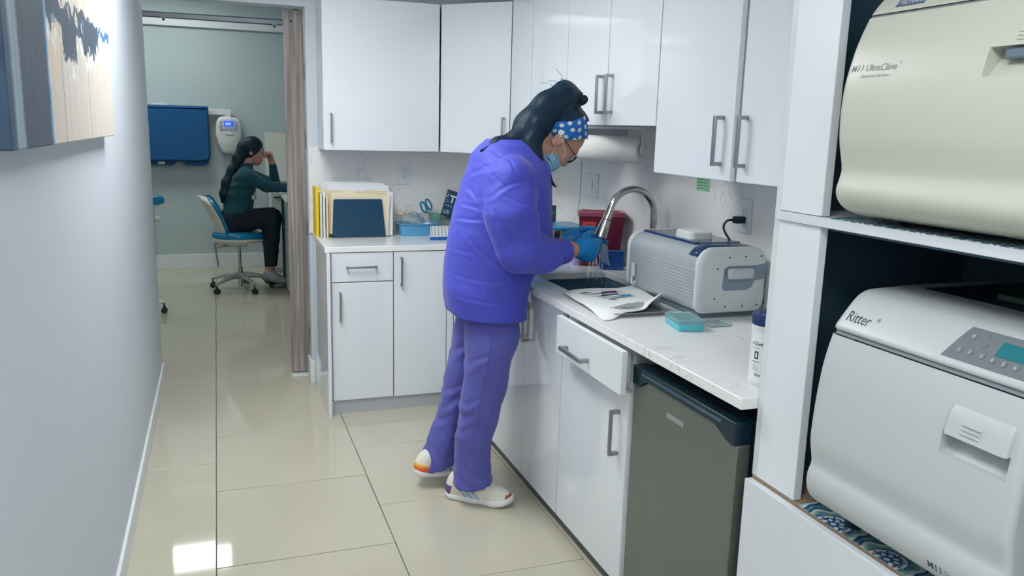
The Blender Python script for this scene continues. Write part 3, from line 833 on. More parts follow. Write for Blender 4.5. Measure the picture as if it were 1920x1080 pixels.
wall_fit('wall_outlet', 'white wall outlet behind the ultrasonic cleaner with a black plug in it', 'outlet', (WX, 2.527, 1.25), (0, -1, 0), (-1, 0, 0), .082, .124, 'outlet')
wall_fit('wall_switch', 'white double light switch on the backsplash behind the faucet', 'switch', (WX, 3.835, 1.264), (0, -1, 0), (-1, 0, 0), .125, .124, 'switch')
t = thing('sticky_note', 'small green handwritten note stuck under the right wall cabinet', 'note', (WX, 2.82, 1.318))
box('paper', WX-.0012, WX-.0004, 2.772, 2.868, 1.318, 1.372, M('green_paper', '#9fd3a8', .7), t)
sn = MB(); rs = random.Random(2)
for k in range(4):
    y = 2.86
    while y > 2.785:
        l = rs.uniform(.006, .016); sn.box(WX-.0016, WX-.0012, max(2.778, y-l), y, 1.361-k*.0115, 1.361-k*.0115+.0032); y -= l+.004
sn.build('handwriting', M('pen_green', '#2f7f63', .6), t)
# black plug and cord of the cleaner
t = thing('power_cord', 'black plug and cord looping from the outlet down to the cleaner', 'cord', (WX-.03, 2.53, 1.2))
pz = 1.237
MB().box(WX-.052, WX-.0085, 2.508, 2.536, pz-.013, pz+.013).build('plug', m_black, t, .005)
cp_ = [(WX-.05, 2.522, pz), (WX-.075, 2.53, pz-.004), (WX-.085, 2.535, pz-.03), (WX-.07, 2.515, pz-.07), (WX-.05, 2.47, pz-.11), (WX-.035, 2.42, pz-.15), (WX-.022, 2.38, pz-.20), (WX-.018, 2.36, pz-.28)]
def smooth_path(P, n=6):
    P = [Vector(p) for p in P]; out = []
    for i in range(len(P)-1):
        p0 = P[max(i-1, 0)]; p1 = P[i]; p2 = P[i+1]; p3 = P[min(i+2, len(P)-1)]
        for k in range(n):
            u = k/n; out.append(.5*((2*p1)+(p2-p0)*u+(2*p0-5*p1+4*p2-p3)*u*u+(3*p1-p0-3*p2+p3)*u**3))
    out.append(P[-1]); return out
MB().tube(smooth_path(cp_), .0042, 8).build('cable', m_black, t)
t = center_origin(MB().tube(smooth_path([(WX-.004, 3.99, 1.40), (WX-.004, 3.99, 1.25), (WX-.004, 4.0, 1.15), (WX-.02, 4.03, 1.06), (WX-.05, 4.08, .97), (WX-.06, 4.1, .9185)]), .003, 6).build('thin_cable', m_plate))
tag(t, 'thin white cable hanging down the backsplash behind the mask', 'cable')

# ---------------------------------------------------------------- paper towel under the short wall cabinet
C0 = Vector((1.622, 3.25, 1.468)); ad = Vector((.62, -.79, 0)).normalized(); pr_ = Vector((.79, .62, 0)).normalized()
m_paper = M('paper_towel', '#e4e4e0', .9, bump=(300, .25, .002))
t = thing('paper_towel_roll', 'white paper towel roll hanging under the short wall cabinet', 'paper towel', C0)
def disc_rings(c, ax_, pr, prof, n=36):
    up = Vector((0, 0, 1)); return [[c+ax_*s+(pr*math.cos(2*math.pi*k/n)+up*math.sin(2*math.pi*k/n))*r for k in range(n)] for r, s in prof]
rb = MB(); rb.rings(disc_rings(C0, ad, pr_, [(.02, -.138), (.054, -.14), (.056, -.137), (.056, .137), (.054, .14), (.02, .138), (.02, -.138)]), caps=False); rb.build('roll', m_paper, t)
rb = MB(); rb.rings(disc_rings(C0, ad, pr_, [(.0195, -.139), (.0195, .139), (.0175, .139), (.0175, -.139), (.0195, -.139)]), caps=False); rb.build('core', M('cardboard', '#a99274', .8), t)
t = thing('towel_holder', 'white plastic paper towel holder arm screwed under the short cabinet', 'holder', (1.62, 3.25, 1.55))
hb = MB(); up = Vector((0, 0, 1))
hb.obox(C0+up*.0905, (ad, pr_, up), (.15, .016, .006)); hb.build('rail', m_plate, t, .003)
for s in (-1, 1):
    e_ = C0+ad*.147*s
    a_ = MB().obox(e_+up*.043, (ad, pr_, up), (.0035, .012, .050)).build('arm', m_plate, t, .002)
    b_ = MB(); b_.rings(disc_rings(e_, ad*s, pr_, [(.001, .004), (.02, .004), (.026, .002), (.026, -.003), (.0165, -.005), (.0165, -.02), (.001, -.02)], 24), caps=False); b_.build('end_cap', m_plate, t)

# ---------------------------------------------------------------- file sorter and folders
def frame_box(b, c, ry_lean, rz, w_, h_, th, skew=0):
    """upright sheet: c bottom centre; lean about x (back), rotation about z"""
    R = Euler((ry_lean, skew, rz)).to_matrix(); u, n, z = R@Vector((1, 0, 0)), R@Vector((0, 1, 0)), R@Vector((0, 0, 1))
    return b.obox(Vector(c)+z*h_/2, (u, n, z), (w_/2, th/2, h_/2))
m_sort = M('sorter_navy', '#17405a', .35)
t = thing('file_sorter', 'dark navy metal file sorter on the left counter', 'file sorter', (.74, 4.7, .9142))
sp = MB(); sp.prism([(.587, 4.60+.0), (.892, 4.60), (.892, 4.818), (.587, 4.818)], 2, .9145, .918); sp.build('base', m_sort, t)
sp = MB()
pf = [(.589, .9175), (.890, .9175), (.869, 1.125), (.865, 1.13), (.602, 1.13), (.598, 1.125)]
sp.prism(pf, 1, 4.596, 4.60); sp.build('front_plate', m_sort, t)
sp = MB(); sp.prism([(.60, .918), (.88, .918), (.86, 1.16), (.62, 1.16)], 1, 4.812, 4.816); sp.build('back_plate', m_sort, t)
m_man = M('manila', '#dccba6', .75, var=(30, .04)); m_man2 = M('manila_pale', '#e5d9bf', .75); m_wht = M('white_paper', '#e3e6ea', .75); m_ylw = M('yellow_folder', '#e8c51f', .5)
m_pale = M('pale_green_paper', '#d5dccb', .75)
def sheet(name, label, group, c, w_, h_, th, lean, rz, mat, skew=0, tab=None, cat='folder'):
    o = MB(); frame_box(o, (0, 0, .0008), lean, rz, w_, h_, th, skew)
    R = Euler((lean, skew, rz)).to_matrix()
    if tab:
        u, n, z = R@Vector((1, 0, 0)), R@Vector((0, 1, 0)), R@Vector((0, 0, 1))
        o.obox(z*(h_+.006)+u*tab, (u, n, z), (.035, th/2*.9, .0075))
    zmin = min(v[2] for v in o.v); o.v = [(v[0], v[1], v[2]-zmin) for v in o.v]
    ob = o.build(name, mat, None, .0006, seg=1); ob.location = c
    return tag(ob, label, cat, group)
rs = random.Random(11); zf = .9184
gm, gw = 'manila folders in the file sorter', 'white papers in the file sorter'
ys_f = [4.612+.0113*k for k in range(17)]
kinds = ['m', 'm', 'p', 'm', 'w', 'w', 'm', 'w', 'w', 'w', 'm', 'w', 'w', 'm', 'w', 'w', 'w']
ords = ['front', 'second', 'third', 'fourth', 'fifth', 'sixth', 'seventh', 'eighth', 'ninth', 'tenth', 'eleventh', 'rearmost']
cnt_ = {'m': 0, 'w': 0}
for k, (y, kd) in enumerate(zip(ys_f, kinds)):
    kd = 'w' if kd == 'p' else kd
    w_ = rs.uniform(.31, .345); h_ = {'m': .232, 'w': .255}[kd]+rs.uniform(-.015, .015)+.0022*k
    x = .765+rs.uniform(-.012, .012)-.0042*k+(-.012 if kd == 'm' else .012); sk_ = rs.uniform(-.012, .012)+(.05 if k in (0, 1) else 0)
    od = ords[min(cnt_[kd], 11)]; cnt_[kd] += 1
    if kd == 'm': sheet('manila_folder', 'manila folder standing in the navy file sorter, %s of the manila ones' % od, gm, (x-.02, y, zf), w_, h_, .0035, -.01, rs.uniform(-.03, .02), m_man if k % 2 else m_man2, sk_, rs.choice([None, .08, -.07]))
    else: sheet('paper_file', 'white paper bundle standing in the navy file sorter, %s of the white ones' % od, gw, (x, y, zf), w_, h_, .005, -.01, rs.uniform(-.03, .02), m_wht, sk_, cat='papers')
# loose files left of the sorter, seen edge on
for k, (x, mt_, h_, nm, lb, y0) in enumerate([(.517, m_ylw, .275, 'yellow_folder', 'yellow folder standing at the left end of the files', 4.735),
        (.5345, m_pale, .245, 'paper_file', 'pale green paper file leaning left of the white bundles', 4.70),
        (.5495, m_wht, .25, 'paper_file', 'white paper file leaning beside the pale green one', 4.69), (.5645, m_man, .225, 'manila_folder', 'manila folder leaning at the left of the file sorter', 4.68)]):
    o = MB(); o.obox((0, 0, h_/2), (Vector((.02, 1, 0)).normalized(), Vector((1, -.02, 0)).normalized(), Vector((0, 0, 1))), (.088, .005 if k else .0085, h_/2))
    ob = o.build(nm, mt_, None, .001, seg=1); ob.location = (x, y0, .9145); tag(ob, lb, 'folder')
o = center_origin(box('paper_sheet', .62, .86, 4.8255, 4.829, .916, 1.24, M('grey_paper', '#d9dcd9', .75))); tag(o, 'pale paper sheet standing behind the files against the backsplash', 'paper')

# ---------------------------------------------------------------- things on the back counter
m_tub = M('sky_blue_plastic', '#5aa3cf', .3)
def tub(name, label, x0, x1, y0, y1, z0, z1, mat, fl=.012, cat='tray', th=.004):
    t = thing(name, label, cat, ((x0+x1)/2, (y0+y1)/2, z0))
    b = MB(); r = .02
    def R(e, z): return rrect(x0-e, x1+e, y0-e, y1+e, r+max(e, 0)*.5, z)
    b.rings([R(-.001, z0), R(fl, z1-.004), R(fl+.008, z1-.003), R(fl+.008, z1), R(fl-th, z1), R(-th-.001, z0+th), ], caps=False)
    b.add(R(-.001, z0), [tuple(range(24))]); b.add(R(-th-.001, z0+th), [tuple(range(24))]); 
    b.build('tub', mat, t, smooth=50); return t
tub('blue_tray', 'open sky blue plastic tray beside the file sorter', .985, 1.185, 4.61, 4.735, .9145, .985, m_tub)
m_bag = M('clear_bag', '#d8e4ea', .15, trans=.85, ior=1.15, bump=(60, .6, .01)); m_tan = M('tan_glove', '#c9b391', .6)
def lump(name, label, cat, c, r, mat, seed=0, amp=.25, res=.006, parent=None):
    rr = random.Random(seed); ph = [rr.uniform(0, 6.28) for _ in range(6)]; c = np.array(c, float); r = np.array(r, float)
    base = ell(c, r)
    def f(P):
        q = (P-c)/r
        return base(P)+amp*r.min()*(np.sin(q[:, 0]*4+ph[0])*np.sin(q[:, 1]*5+ph[1])+.6*np.sin(q[:, 2]*7+q[:, 0]*3+ph[2]))*.5
    o = sdf_obj(name, f, c-r*1.5, c+r*1.5, res, mat, parent)
    if label: center_origin(o); tag(o, label, cat)
    return o
lump('plastic_bag', 'crumpled clear plastic bag piled in the sky blue tray', 'bag', (1.06, 4.67, .989), (.075, .05, .055), m_bag, 3)
lump('tan_pouch', 'small tan pouch on top of the sky blue tray', 'pouch', (1.0, 4.695, 1.034), (.03, .022, .014), m_tan, 5)
lump('tissue', 'crumpled white tissue in the sky blue tray', 'tissue', (1.15, 4.665, .957), (.036, .042, .032), m_wht, 8)
# clear cup with teal scissors, dark box behind
m_clear = M('clear_plastic', '#dfeeee', .08, trans=.9, ior=1.3)
m_mint = M('mint_clear_plastic', '#a8d8cc', .12, trans=.7, ior=1.3)
cx_, cy_ = 1.222, 4.755
t = thing('clear_cup', 'clear mint plastic cup holding the teal scissors', 'cup', (cx_, cy_, .9145))
MB().lathe([(.03, .9145), (.036, 1.03), (.034, 1.03), (.028, .918), (.001, .918), (.001, .9145)], (cx_, cy_, 0), 24, caps=False).build('cup_wall', m_mint, t)
m_teal = M('teal_plastic', '#147b93', .25)
t = thing('scissors', 'teal-handled scissors standing in the mint cup', 'scissors', (cx_, cy_, .92))
sd = Vector((-.42, 0, .9)).normalized(); sp_ = Vector((.9, 0, .42)).normalized(); b0 = Vector((cx_+.012, cy_, .925))
for s in (-1, 1):
    c = b0+sd*.165+sp_*.018*s; ring = []
    loop = [c+sd*.034*math.cos(a)+sp_*.014*math.sin(a)+Vector((0, .003*s, 0)) for a in [2*math.pi*k/20 for k in range(21)]]
    lp_ = MB().tube(loop, .0055, 8, caps=False); lp_.build('handle', m_teal, t)
    MB().tube([b0+sd*.002, b0+sd*.09, b0+sd*.135+sp_*.012*s], [.002, .004, .005], 8).build('blade', m_steel, t)
x0, x1, y0, y1 = 1.235, 1.38, 4.70, 4.81
t = thing('clear_container', 'clear plastic container under the tilted dark blue box', 'container', ((x0+x1)/2, (y0+y1)/2, .9145))
b = MB(); b.rings([rrect(x0, x1, y0, y1, .01, .9145), rrect(x0-.004, x1+.004, y0-.004, y1+.004, .012, .995), rrect(x0-.002, x1+.002, y0-.002, y1+.002, .012, .995), rrect(x0+.002, x1-.002, y0+.002, y1-.002, .01, .917)], caps=True); b.build('walls', m_clear, t)
t = thing('carton', 'tilted dark blue printed carton resting on the clear container', 'box', (1.298, 4.765, .9975), rot=(0, .28, -.22))
MB().box(-.045, .105, -.04, .04, .0125, .168).build('box', M('carton_navy', '#143a5c', .45), t, .002)
m_prt = M('carton_print', '#dfe6ea', .5); m_grn = M('carton_green', '#2f9f7a', .5)
text('lettering', 'T', m_prt, t, (-.024, -.0405, .10), (1, 0, 0), (0, 0, 1), .062, bold=.02)
text('lettering', 'US', m_prt, t, (-.040, -.0405, .03), (1, 0, 0), (0, 0, 1), .032)
text('lettering', '/', m_prt, t, (-.043, -.0405, .125), (1, 0, 0), (0, 0, 1), .035, bold=.015)
text('lettering', '>', m_grn, t, (-.043, -.0405, .092), (1, 0, 0), (0, 0, 1), .036, bold=.02)
dt = MB()
for k in range(3): dt.tube([(-.03+.014*k, -.0402, .078), (-.03+.014*k, -.0407, .078)], .0035, 10)
dt.build('print_dots', m_prt, t)
# bur block
t = thing('bur_block', 'blue block with a white perforated sloping top on the counter by the gown', 'block', (1.18, 4.47, .9145))
bw = MB(); bw.add([(1.106, 4.42, .9145), (1.27, 4.42, .9145), (1.275, 4.52, .9145), (1.13, 4.52, .9145), (1.106, 4.42, .932), (1.27, 4.42, .932), (1.275, 4.52, .978), (1.13, 4.52, .978)], [(0, 3, 2, 1), (4, 5, 6, 7), (0, 1, 5, 4), (1, 2, 6, 5), (2, 3, 7, 6), (3, 0, 4, 7)])
bw.build('base', M('strong_blue', '#1c5fae', .35), t, .002)
bw = MB(); bw.add([(1.107, 4.421, .9325), (1.269, 4.421, .9325), (1.274, 4.519, .9785), (1.131, 4.519, .9785), (1.107, 4.421, .937), (1.269, 4.421, .937), (1.274, 4.519, .983), (1.131, 4.519, .983)], [(0, 3, 2, 1), (4, 5, 6, 7), (0, 1, 5, 4), (1, 2, 6, 5), (2, 3, 7, 6), (3, 0, 4, 7)])
tp = bw.build('top', m_plate, t, .001)
for jx in range(5):
    for ix in range(8):
        y = 4.432+.019*jx; x = 1.12+.0195*ix+.004*jx; z = .937+(y-4.421)/.098*.046
        MB().tube([(x, y+.0004, z-.001), (x, y-.0003, z+.0006)], .0048, 8).build('hole', m_slot, tp)

# ---------------------------------------------------------------- things behind the faucet
m_red = M('sharps_red', '#641a35', .25, spec=.5)
t = thing('sharps_container', 'dark red sharps disposal container with a warning label behind the faucet', 'container', (1.70, 3.47, .9145))
rz = -.42; u = Vector((math.cos(rz), math.sin(rz), 0)); v = Vector((-math.sin(rz), math.cos(rz), 0)); c0 = Vector((1.70, 3.475, 0))
def orect(hx, hy, z, r=.012):
    return [c0+u*p[0]+v*p[1]+Vector((0, 0, z)) for p in rrect(-hx, hx, -hy, hy, r, 0)]
MB().rings([orect(.088, .05, .9145), orect(.09, .052, .925), orect(.106, .06, 1.135), orect(.106, .06, 1.15)]).build('bin', m_red, t)
MB().rings([orect(.111, .064, 1.1505), orect(.111, .064, 1.166), orect(.104, .058, 1.172), orect(.09, .045, 1.172), orect(.085, .042, 1.166)]).build('lid', M('sharps_lid', '#8d4a5c', .2), t)
def on_face(hx, z0, z1, off, x0, x1):
    """quad strip laid on the front (-v) face"""
    b = MB(); P = []
    for z in (z0, z1):
        hy = .052+(.06-.052)*(z-.925)/.21+off
        P += [c0+u*x0-v*hy+Vector((0, 0, z)), c0+u*x1-v*hy+Vector((0, 0, z))]
    P += [p+v*.0008 for p in P]
    return b.add(P, [(0, 1, 3, 2), (4, 6, 7, 5), (0, 2, 6, 4), (1, 5, 7, 3), (0, 4, 5, 1), (2, 3, 7, 6)])
lb_ = on_face(0, 1.03, 1.125, .0012, -.088, -.026).build('label', M('label_red', '#d5473c', .5), t)
on_face(0, .988, 1.029, .0012, -.085, -.026).build('label', M('label_white', '#dfe2e4', .5), t)
fy_ = c0+u*-.080-v*.0602+Vector((0, 0, 1.108))
text('lettering', 'SHARPS', M('label_ink', '#5a1512', .5), lb_, fy_, u, (0, 0, 1), .012)
bz = MB()      # biohazard trefoil, three open rings round a hub
bc = c0+u*-.047-v*.0592+Vector((0, 0, 1.075))
for k in range(3):
    a = math.pi/2+k*2.094; cc = bc+u*.0085*math.cos(a)+Vector((0, 0, .0085*math.sin(a)))
    bz.tube([cc+u*.007*math.cos(q)+Vector((0, 0, .007*math.sin(q))) for q in [a+.6+(6.28-1.2)*i/14 for i in range(15)]], .0017, 6)
bz.build('hazard_symbol', M('label_black', '#1d1416', .5), lb_)
tx = MB()
for k in range(3): tx.obox(c0+u*(-.058+.004*k)-v*.0585+Vector((0, 0, 1.018-k*.009)), (u, v, Vector((0, 0, 1))), (.02-.003*k, .0004, .0022))
tx.build('print_lines', M('label_ink2', '#4a4f58', .5), t)
t = thing('blue_box', 'dark blue plastic box in front of the sharps container', 'box', (1.63, 3.36, .9145))
uu = Vector((.9, -.43, 0)); vv = Vector((.43, .9, 0))
MB().obox((1.70, 3.345, .957), (uu, vv, Vector((0, 0, 1))), (.055, .02, .042)).build('walls', M('dark_blue_plastic', '#15488c', .25), t, .004)
MB().obox((1.70, 3.345, 1.0005), (uu, vv, Vector((0, 0, 1))), (.057, .022, .0012)).build('rim', M('mid_blue_plastic', '#2a62a8', .3), t, .0005)
tub('blue_tub', 'blue plastic tub with a lid behind the gloved hands', 1.47, 1.72, 3.70, 3.90, .9145, 1.06, M('tub_blue', '#2f7fae', .3), .01, 'tub')
t = thing('tub_lid', 'flat blue lid covering the tub behind the gloved hands', 'lid', (1.595, 3.8, 1.0605))
MB().rings([rrect(1.45, 1.74, 3.68, 3.92, .03, 1.0605), rrect(1.45, 1.74, 3.68, 3.92, .03, 1.068), rrect(1.456, 1.734, 3.686, 3.914, .028, 1.071)]).build('lid_plate', M('lid_blue', '#3a8fc0', .25), t)
t = thing('handset', 'small dark handset with a screen standing by the backsplash', 'device', (1.682, 4.05, .9145))
MB().box(1.657, 1.707, 4.04, 4.06, .9145, 1.143).build('shell', m_black, t, .005)
MB().box(1.662, 1.702, 4.0385, 4.0398, 1.06, 1.133).build('screen', M('handset_screen', '#23505e', .15), t)
text('lettering', '12:46', M('screen_print', '#7fc3c0', .4), t, (1.664, 4.0383, 1.10), (1, 0, 0), (0, 0, 1), .013)
t = thing('cup', 'small lavender plastic cup at the back of the sink', 'cup', (1.585, 3.49, .9145))
MB().lathe([(.019, .9145), (.0255, .965), (.024, .965), (.0175, .917), (.001, .917), (.001, .9145)], (1.585, 3.49, 0), 22, caps=False).build('cup_wall', M('lavender_plastic', '#b3a9e6', .3), t)

# ---------------------------------------------------------------- ultrasonic cleaner
m_c1 = M('cleaner_grey', '#a3aab0', .35); m_c2 = M('cleaner_pale', '#ccd2d4', .35); m_c3 = M('cleaner_blue_grey', '#7d8c9c', .25); m_nav = M('cleaner_navy', '#22406a', .15)
t = thing('ultrasonic_cleaner', 'grey ribbed ultrasonic cleaner beside the sink', 'cleaner', (1.665, 2.62, .9145))
CX0, CX1, CZ0, CZ1, CY0, CY1 = 1.53, 1.80, .934, 1.158, 2.35, 2.885
def prof(e, y, rt_=.062, rb_=.032, n=6):
    x0, x1, z0, z1 = CX0-e, CX1+e, CZ0-e*.4, CZ1+e
    pts = []
    for cx, cz, r, a0 in ((x1-rt_, z1-rt_, rt_, 0), (x0+rt_, z1-rt_, rt_, 90), (x0+rb_, z0+rb_, rb_, 180), (x1-rb_, z0+rb_, rb_, 270)):
        for k in range(n+1):
            a = math.radians(a0+90*k/n); pts.append((cx+r*math.cos(a), y, cz+r*math.sin(a)))
    return pts
MB().rings([prof(0, CY0+.02), prof(0, CY1-.02)]).build('body', m_c1, t)
for ya, yb, nm in ((CY0, CY0+.03, 'front'), (CY1-.03, CY1, 'back')):
    pz_ = [prof(-.012, ya), prof(-.003, ya+.003), prof(.004, ya+.011), prof(.004, yb-.006), prof(.0005, yb)] if nm == 'front' else [prof(.0005, ya), prof(.004, ya+.006), prof(.004, yb-.011), prof(-.003, yb-.003), prof(-.012, yb)]
    ep = MB().rings(pz_).build('end_panel', m_c2, t)
    if nm == 'front': endp = ep
MB().box(CX0+.02, CX1-.02, CY0+.02, CY1-.04, .9146, .936).build('base', M('cleaner_foot', '#5f6e7c', .4), t, .004)
for k in range(9):      # cooling ribs on the long side
    z = .982+.0115*k
    MB().box(CX0-.0022, CX0+.004, CY0+.035, CY1-.035, z, z+.0062).build('rib', m_c1, t, .001, seg=1)
# upper side flap and lid
MB().obox((CX0+.036, (CY0+CY1)/2+.04, CZ1-.0235), (Vector((.8, 0, .6)), Vector((0, 1, 0)), Vector((-.6, 0, .8))), (.026, .19, .004)).build('side_flap', m_c2, t, .003)
ld = MB().box(CX0+.052, CX1-.03, CY0+.12, CY1-.04, CZ1-.004, CZ1+.006).build('lid', M('lid_window', '#4e6274', .12, spec=.6), t, .003)
MB().box(CX0+.05, CX0+.07, CY0+.12, CY1-.04, CZ1-.002, CZ1+.0075).build('lid_edge', m_nav, ld, .002)
b = MB(); b.rings([[(x, y, z) for (x, y, z) in rrect(CX0+.075, CX0+.175, 2.54, 2.66, .02, CZ1+.0065)], rrect(CX0+.077, CX0+.173, 2.542, 2.658, .02, CZ1+.028), rrect(CX0+.083, CX0+.167, 2.548, 2.652, .018, CZ1+.034), rrect(CX0+.095, CX0+.155, 2.56, 2.64, .012, CZ1+.035)])
b.build('lid_handle', M('lid_handle_white', '#d9dddd', .3), ld)
# navy control band wrapping over the front top corner
pts = prof(.0015, 0)[7:14]; pts = [(CX1-.05, 0, CZ1+.0015), (1.66, 0, CZ1+.0015)]+pts[:5]
b = MB(); V = []
for (x, _, z) in pts:
    V.append((x, CY0+.029, z)); V.append((x, CY0+.105-.02*(x < CX0+.05), z))
b.add(V, [(2*i, 2*i+1, 2*i+3, 2*i+2) for i in range(len(pts)-1)])
o = b.build('control_band', m_nav, t); sm = o.modifiers.new('thick', 'SOLIDIFY'); sm.thickness = .003; sm.offset = 1
# end-panel recess with latch
b = MB(); b.prism([(1.622, 1.024), (1.63, 1.012), (1.725, 1.012), (1.742, 1.022), (1.755, 1.045), (1.798, 1.05), (1.802, 1.105), (1.76, 1.098), (1.64, 1.098), (1.626, 1.088)], 1, CY0-.0015, CY0+.002)
rc = b.build('latch_recess', m_c3, endp, .001)
MB().box(1.634, 1.738, CY0-.022, CY0-.001, 1.053, 1.092).build('latch', M('latch_pale', '#b9c2c7', .25), endp, .012, seg=4)
for x, z in ((1.60, 1.09), (1.645, 1.128), (1.71, 1.13), (1.775, 1.13), (1.595, .985), (1.64, .955), (1.71, .955), (1.77, .957)):
    MB().tube([(x, CY0-.0006, z), (x, CY0+.002, z)], .0034, 10).build('screw_hole', m_slot, endp)
b = MB(); b.box(CX0-.014, CX0-.0035, CY1-.09, CY1-.07, .985, 1.04); hk = b.build('drain_clip', m_c2, t, .003)
MB().tube(smooth_path([(CX0-.009, CY1-.075, 1.0), (CX0-.012, CY1-.076, .965), (CX0-.012, CY1-.092, .955), (CX0-.012, CY1-.105, .97)]), .005, 8).build('hose', M('clear_hose', '#c3ccd2', .15), hk)

# ---------------------------------------------------------------- instrument tray, towel, instruments
t = thing('metal_tray', 'shallow stainless steel tray under the white towel', 'tray', (1.37, 2.64, .9145))
X0, X1, Ya, Yb = 1.262, 1.478, 2.44, 2.84
b = MB(); b.rings([rrect(X0+.012, X1-.012, Ya+.012, Yb-.012, .02, .9145), rrect(X0+.001, X1-.001, Ya+.001, Yb-.001, .025, .927), rrect(X0-.006, X1+.006, Ya-.006, Yb+.006, .03, .9275), rrect(X0-.006, X1+.006, Ya-.006, Yb+.006, .03, .929), rrect(X0+.001, X1-.001, Ya+.001, Yb-.001, .025, .9288), rrect(X0+.013, X1-.013, Ya+.013, Yb-.013, .02, .917)])
b.build('pan', m_steel, t)
m_towel = M('white_towel', '#e9ebea', .9, bump=(420, .4, .002))
nx, ny = 44, 60
pts = []
c00, c10, c11, c01 = Vector((1.205, 2.405)), Vector((1.50, 2.475)), Vector((1.575, 2.845)), Vector((1.243, 2.85))   # near-left, near-right, far-right, far-left
def tow(u, v):
    p = (c00*(1-u)+c10*u)*(1-v)+(c01*(1-u)+c11*u)*v
    z = .9312+.0016*math.sin(u*9+v*5)+.0012*math.sin(v*17-u*6)
    k = max(0, 1-(u*.9+v*1.1)/.30); z -= .0135*min(1, k*1.6)          # near-left corner drops to the counter
    z -= .006*max(0, 1-u/.12)
    p.y += .032*max(0, min(1, (u-.12)/.28))*(1-v)**2; d = math.hypot(1-u, (v)*1.1)
    if d < .34: z += .046*(1-d/.34)**1.1                                # near-right corner curls up
    d2 = math.hypot(1-u, 1-v)
    if d2 < .3: z += .010*(1-d2/.3)
    z -= .004*max(0, 1-v/.08)*(1 if u < .75 else 0)
    q = Vector((p.x, p.y, max(z, .9155)))
    if d < .34: q.x -= .010*(1-d/.34); q.y += .010*(1-d/.34)
    return q
b = MB(); V = [tow(i/nx, j/ny) for j in range(ny+1) for i in range(nx+1)]
b.add(V, [(j*(nx+1)+i, j*(nx+1)+i+1, (j+1)*(nx+1)+i+1, (j+1)*(nx+1)+i) for j in range(ny) for i in range(nx)])
o = b.build('towel', m_towel, None, smooth=80); sm = o.modifiers.new('thick', 'SOLIDIFY'); sm.thickness = .0022; sm.offset = 1
center_origin(o); tag(o, 'white cloth towel spread over the metal tray', 'towel')
ZT = .9355
m_purple = M('purple_grip', '#57285a', .35); m_dgrip = M('dark_grip', '#3f5560', .35); m_bgrip = M('blue_grip', '#3aa0c9', .3)
def tool(name, label, a, b_, grip, col, r=.0035, hook=.01, group=None, z=ZT):
    """dental instrument from a to b_ with a thicker grip between the fractions grip"""
    A, B = Vector((a[0], a[1], z)), Vector((b_[0], b_[1], z)); d = (B-A).normalized(); L = (B-A).length; s_ = Vector((-d.y, d.x, 0))
    t = thing(name, label, 'dental tool', (A.x, A.y, z-.004), group)
    m_ = MB(); g0, g1 = grip
    tip = [A+s_*hook, A+d*.012+s_*hook*.2, A+d*.03]; tip2 = [B-d*.03, B-d*.012-s_*hook*.2, B-s_*hook]
    m_.tube(tip+[A+d*L*g0], [.0008, .0012, .0018, .0024], 8); m_.tube([A+d*L*g1]+tip2, [.0024, .0018, .0012, .0008], 8)
    m_.build('tip', m_steel, t)
    MB().tube([A+d*L*g0, A+d*(L*g0+.006), A+d*(L*g1-.006), A+d*L*g1], [r*.7, r, r, r*.7], 10).build('handle', col, t)
tool('scaler', 'dental scaler with a fat purple grip on the towel', (1.279, 2.735), (1.452, 2.762), (.46, .86), m_purple, .0062, .006)
tool('probe', 'slim dark steel probe lying beside the purple scaler', (1.272, 2.765), (1.33, 2.772), (.2, .8), m_dgrip, .0022, .002)
tool('scaler', 'dental scaler with a dark grey grip on the towel', (1.298, 2.695), (1.445, 2.718), (.25, .8), m_dgrip, .0055, .01)
tool('scaler', 'dental scaler with a light blue grip on the towel', (1.315, 2.672), (1.468, 2.696), (.6, .92), m_bgrip, .0045, .012)
tool('mirror_handle', 'thin steel instrument with a hooked end in front of the grips', (1.322, 2.648), (1.455, 2.672), (.3, .75), m_steel, .003, .009)
tool('scaler', 'short steel pick lying alone near the tray middle', (1.335, 2.64), (1.372, 2.633), (.3, .7), m_steel, .002, .004)
gs = 'steel instruments at the tray front'
tool('steel_scaler', 'longest plain steel scaler lying nearest the towel curl', (1.292, 2.482), (1.436, 2.575), (.22, .85), M('tool_steel', '#c9cccd', .45, metal=.5), .004, .01, gs)
tool('steel_scaler', 'plain steel scaler in the middle of the front steel tools', (1.304, 2.474), (1.446, 2.558), (.22, .85), M('tool_steel', '#c9cccd', .45, metal=.5), .004, .008, gs)
tool('steel_scaler', 'plain steel scaler nearest the bare tray edge', (1.325, 2.474), (1.45, 2.540), (.25, .85), M('tool_steel', '#c9cccd', .45, metal=.5), .0036, .008, gs)
tool('steel_scaler', 'short plain steel scaler at the back of the front steel tools', (1.285, 2.502), (1.392, 2.562), (.22, .85), M('tool_steel', '#c9cccd', .45, metal=.5), .003, .012, gs)

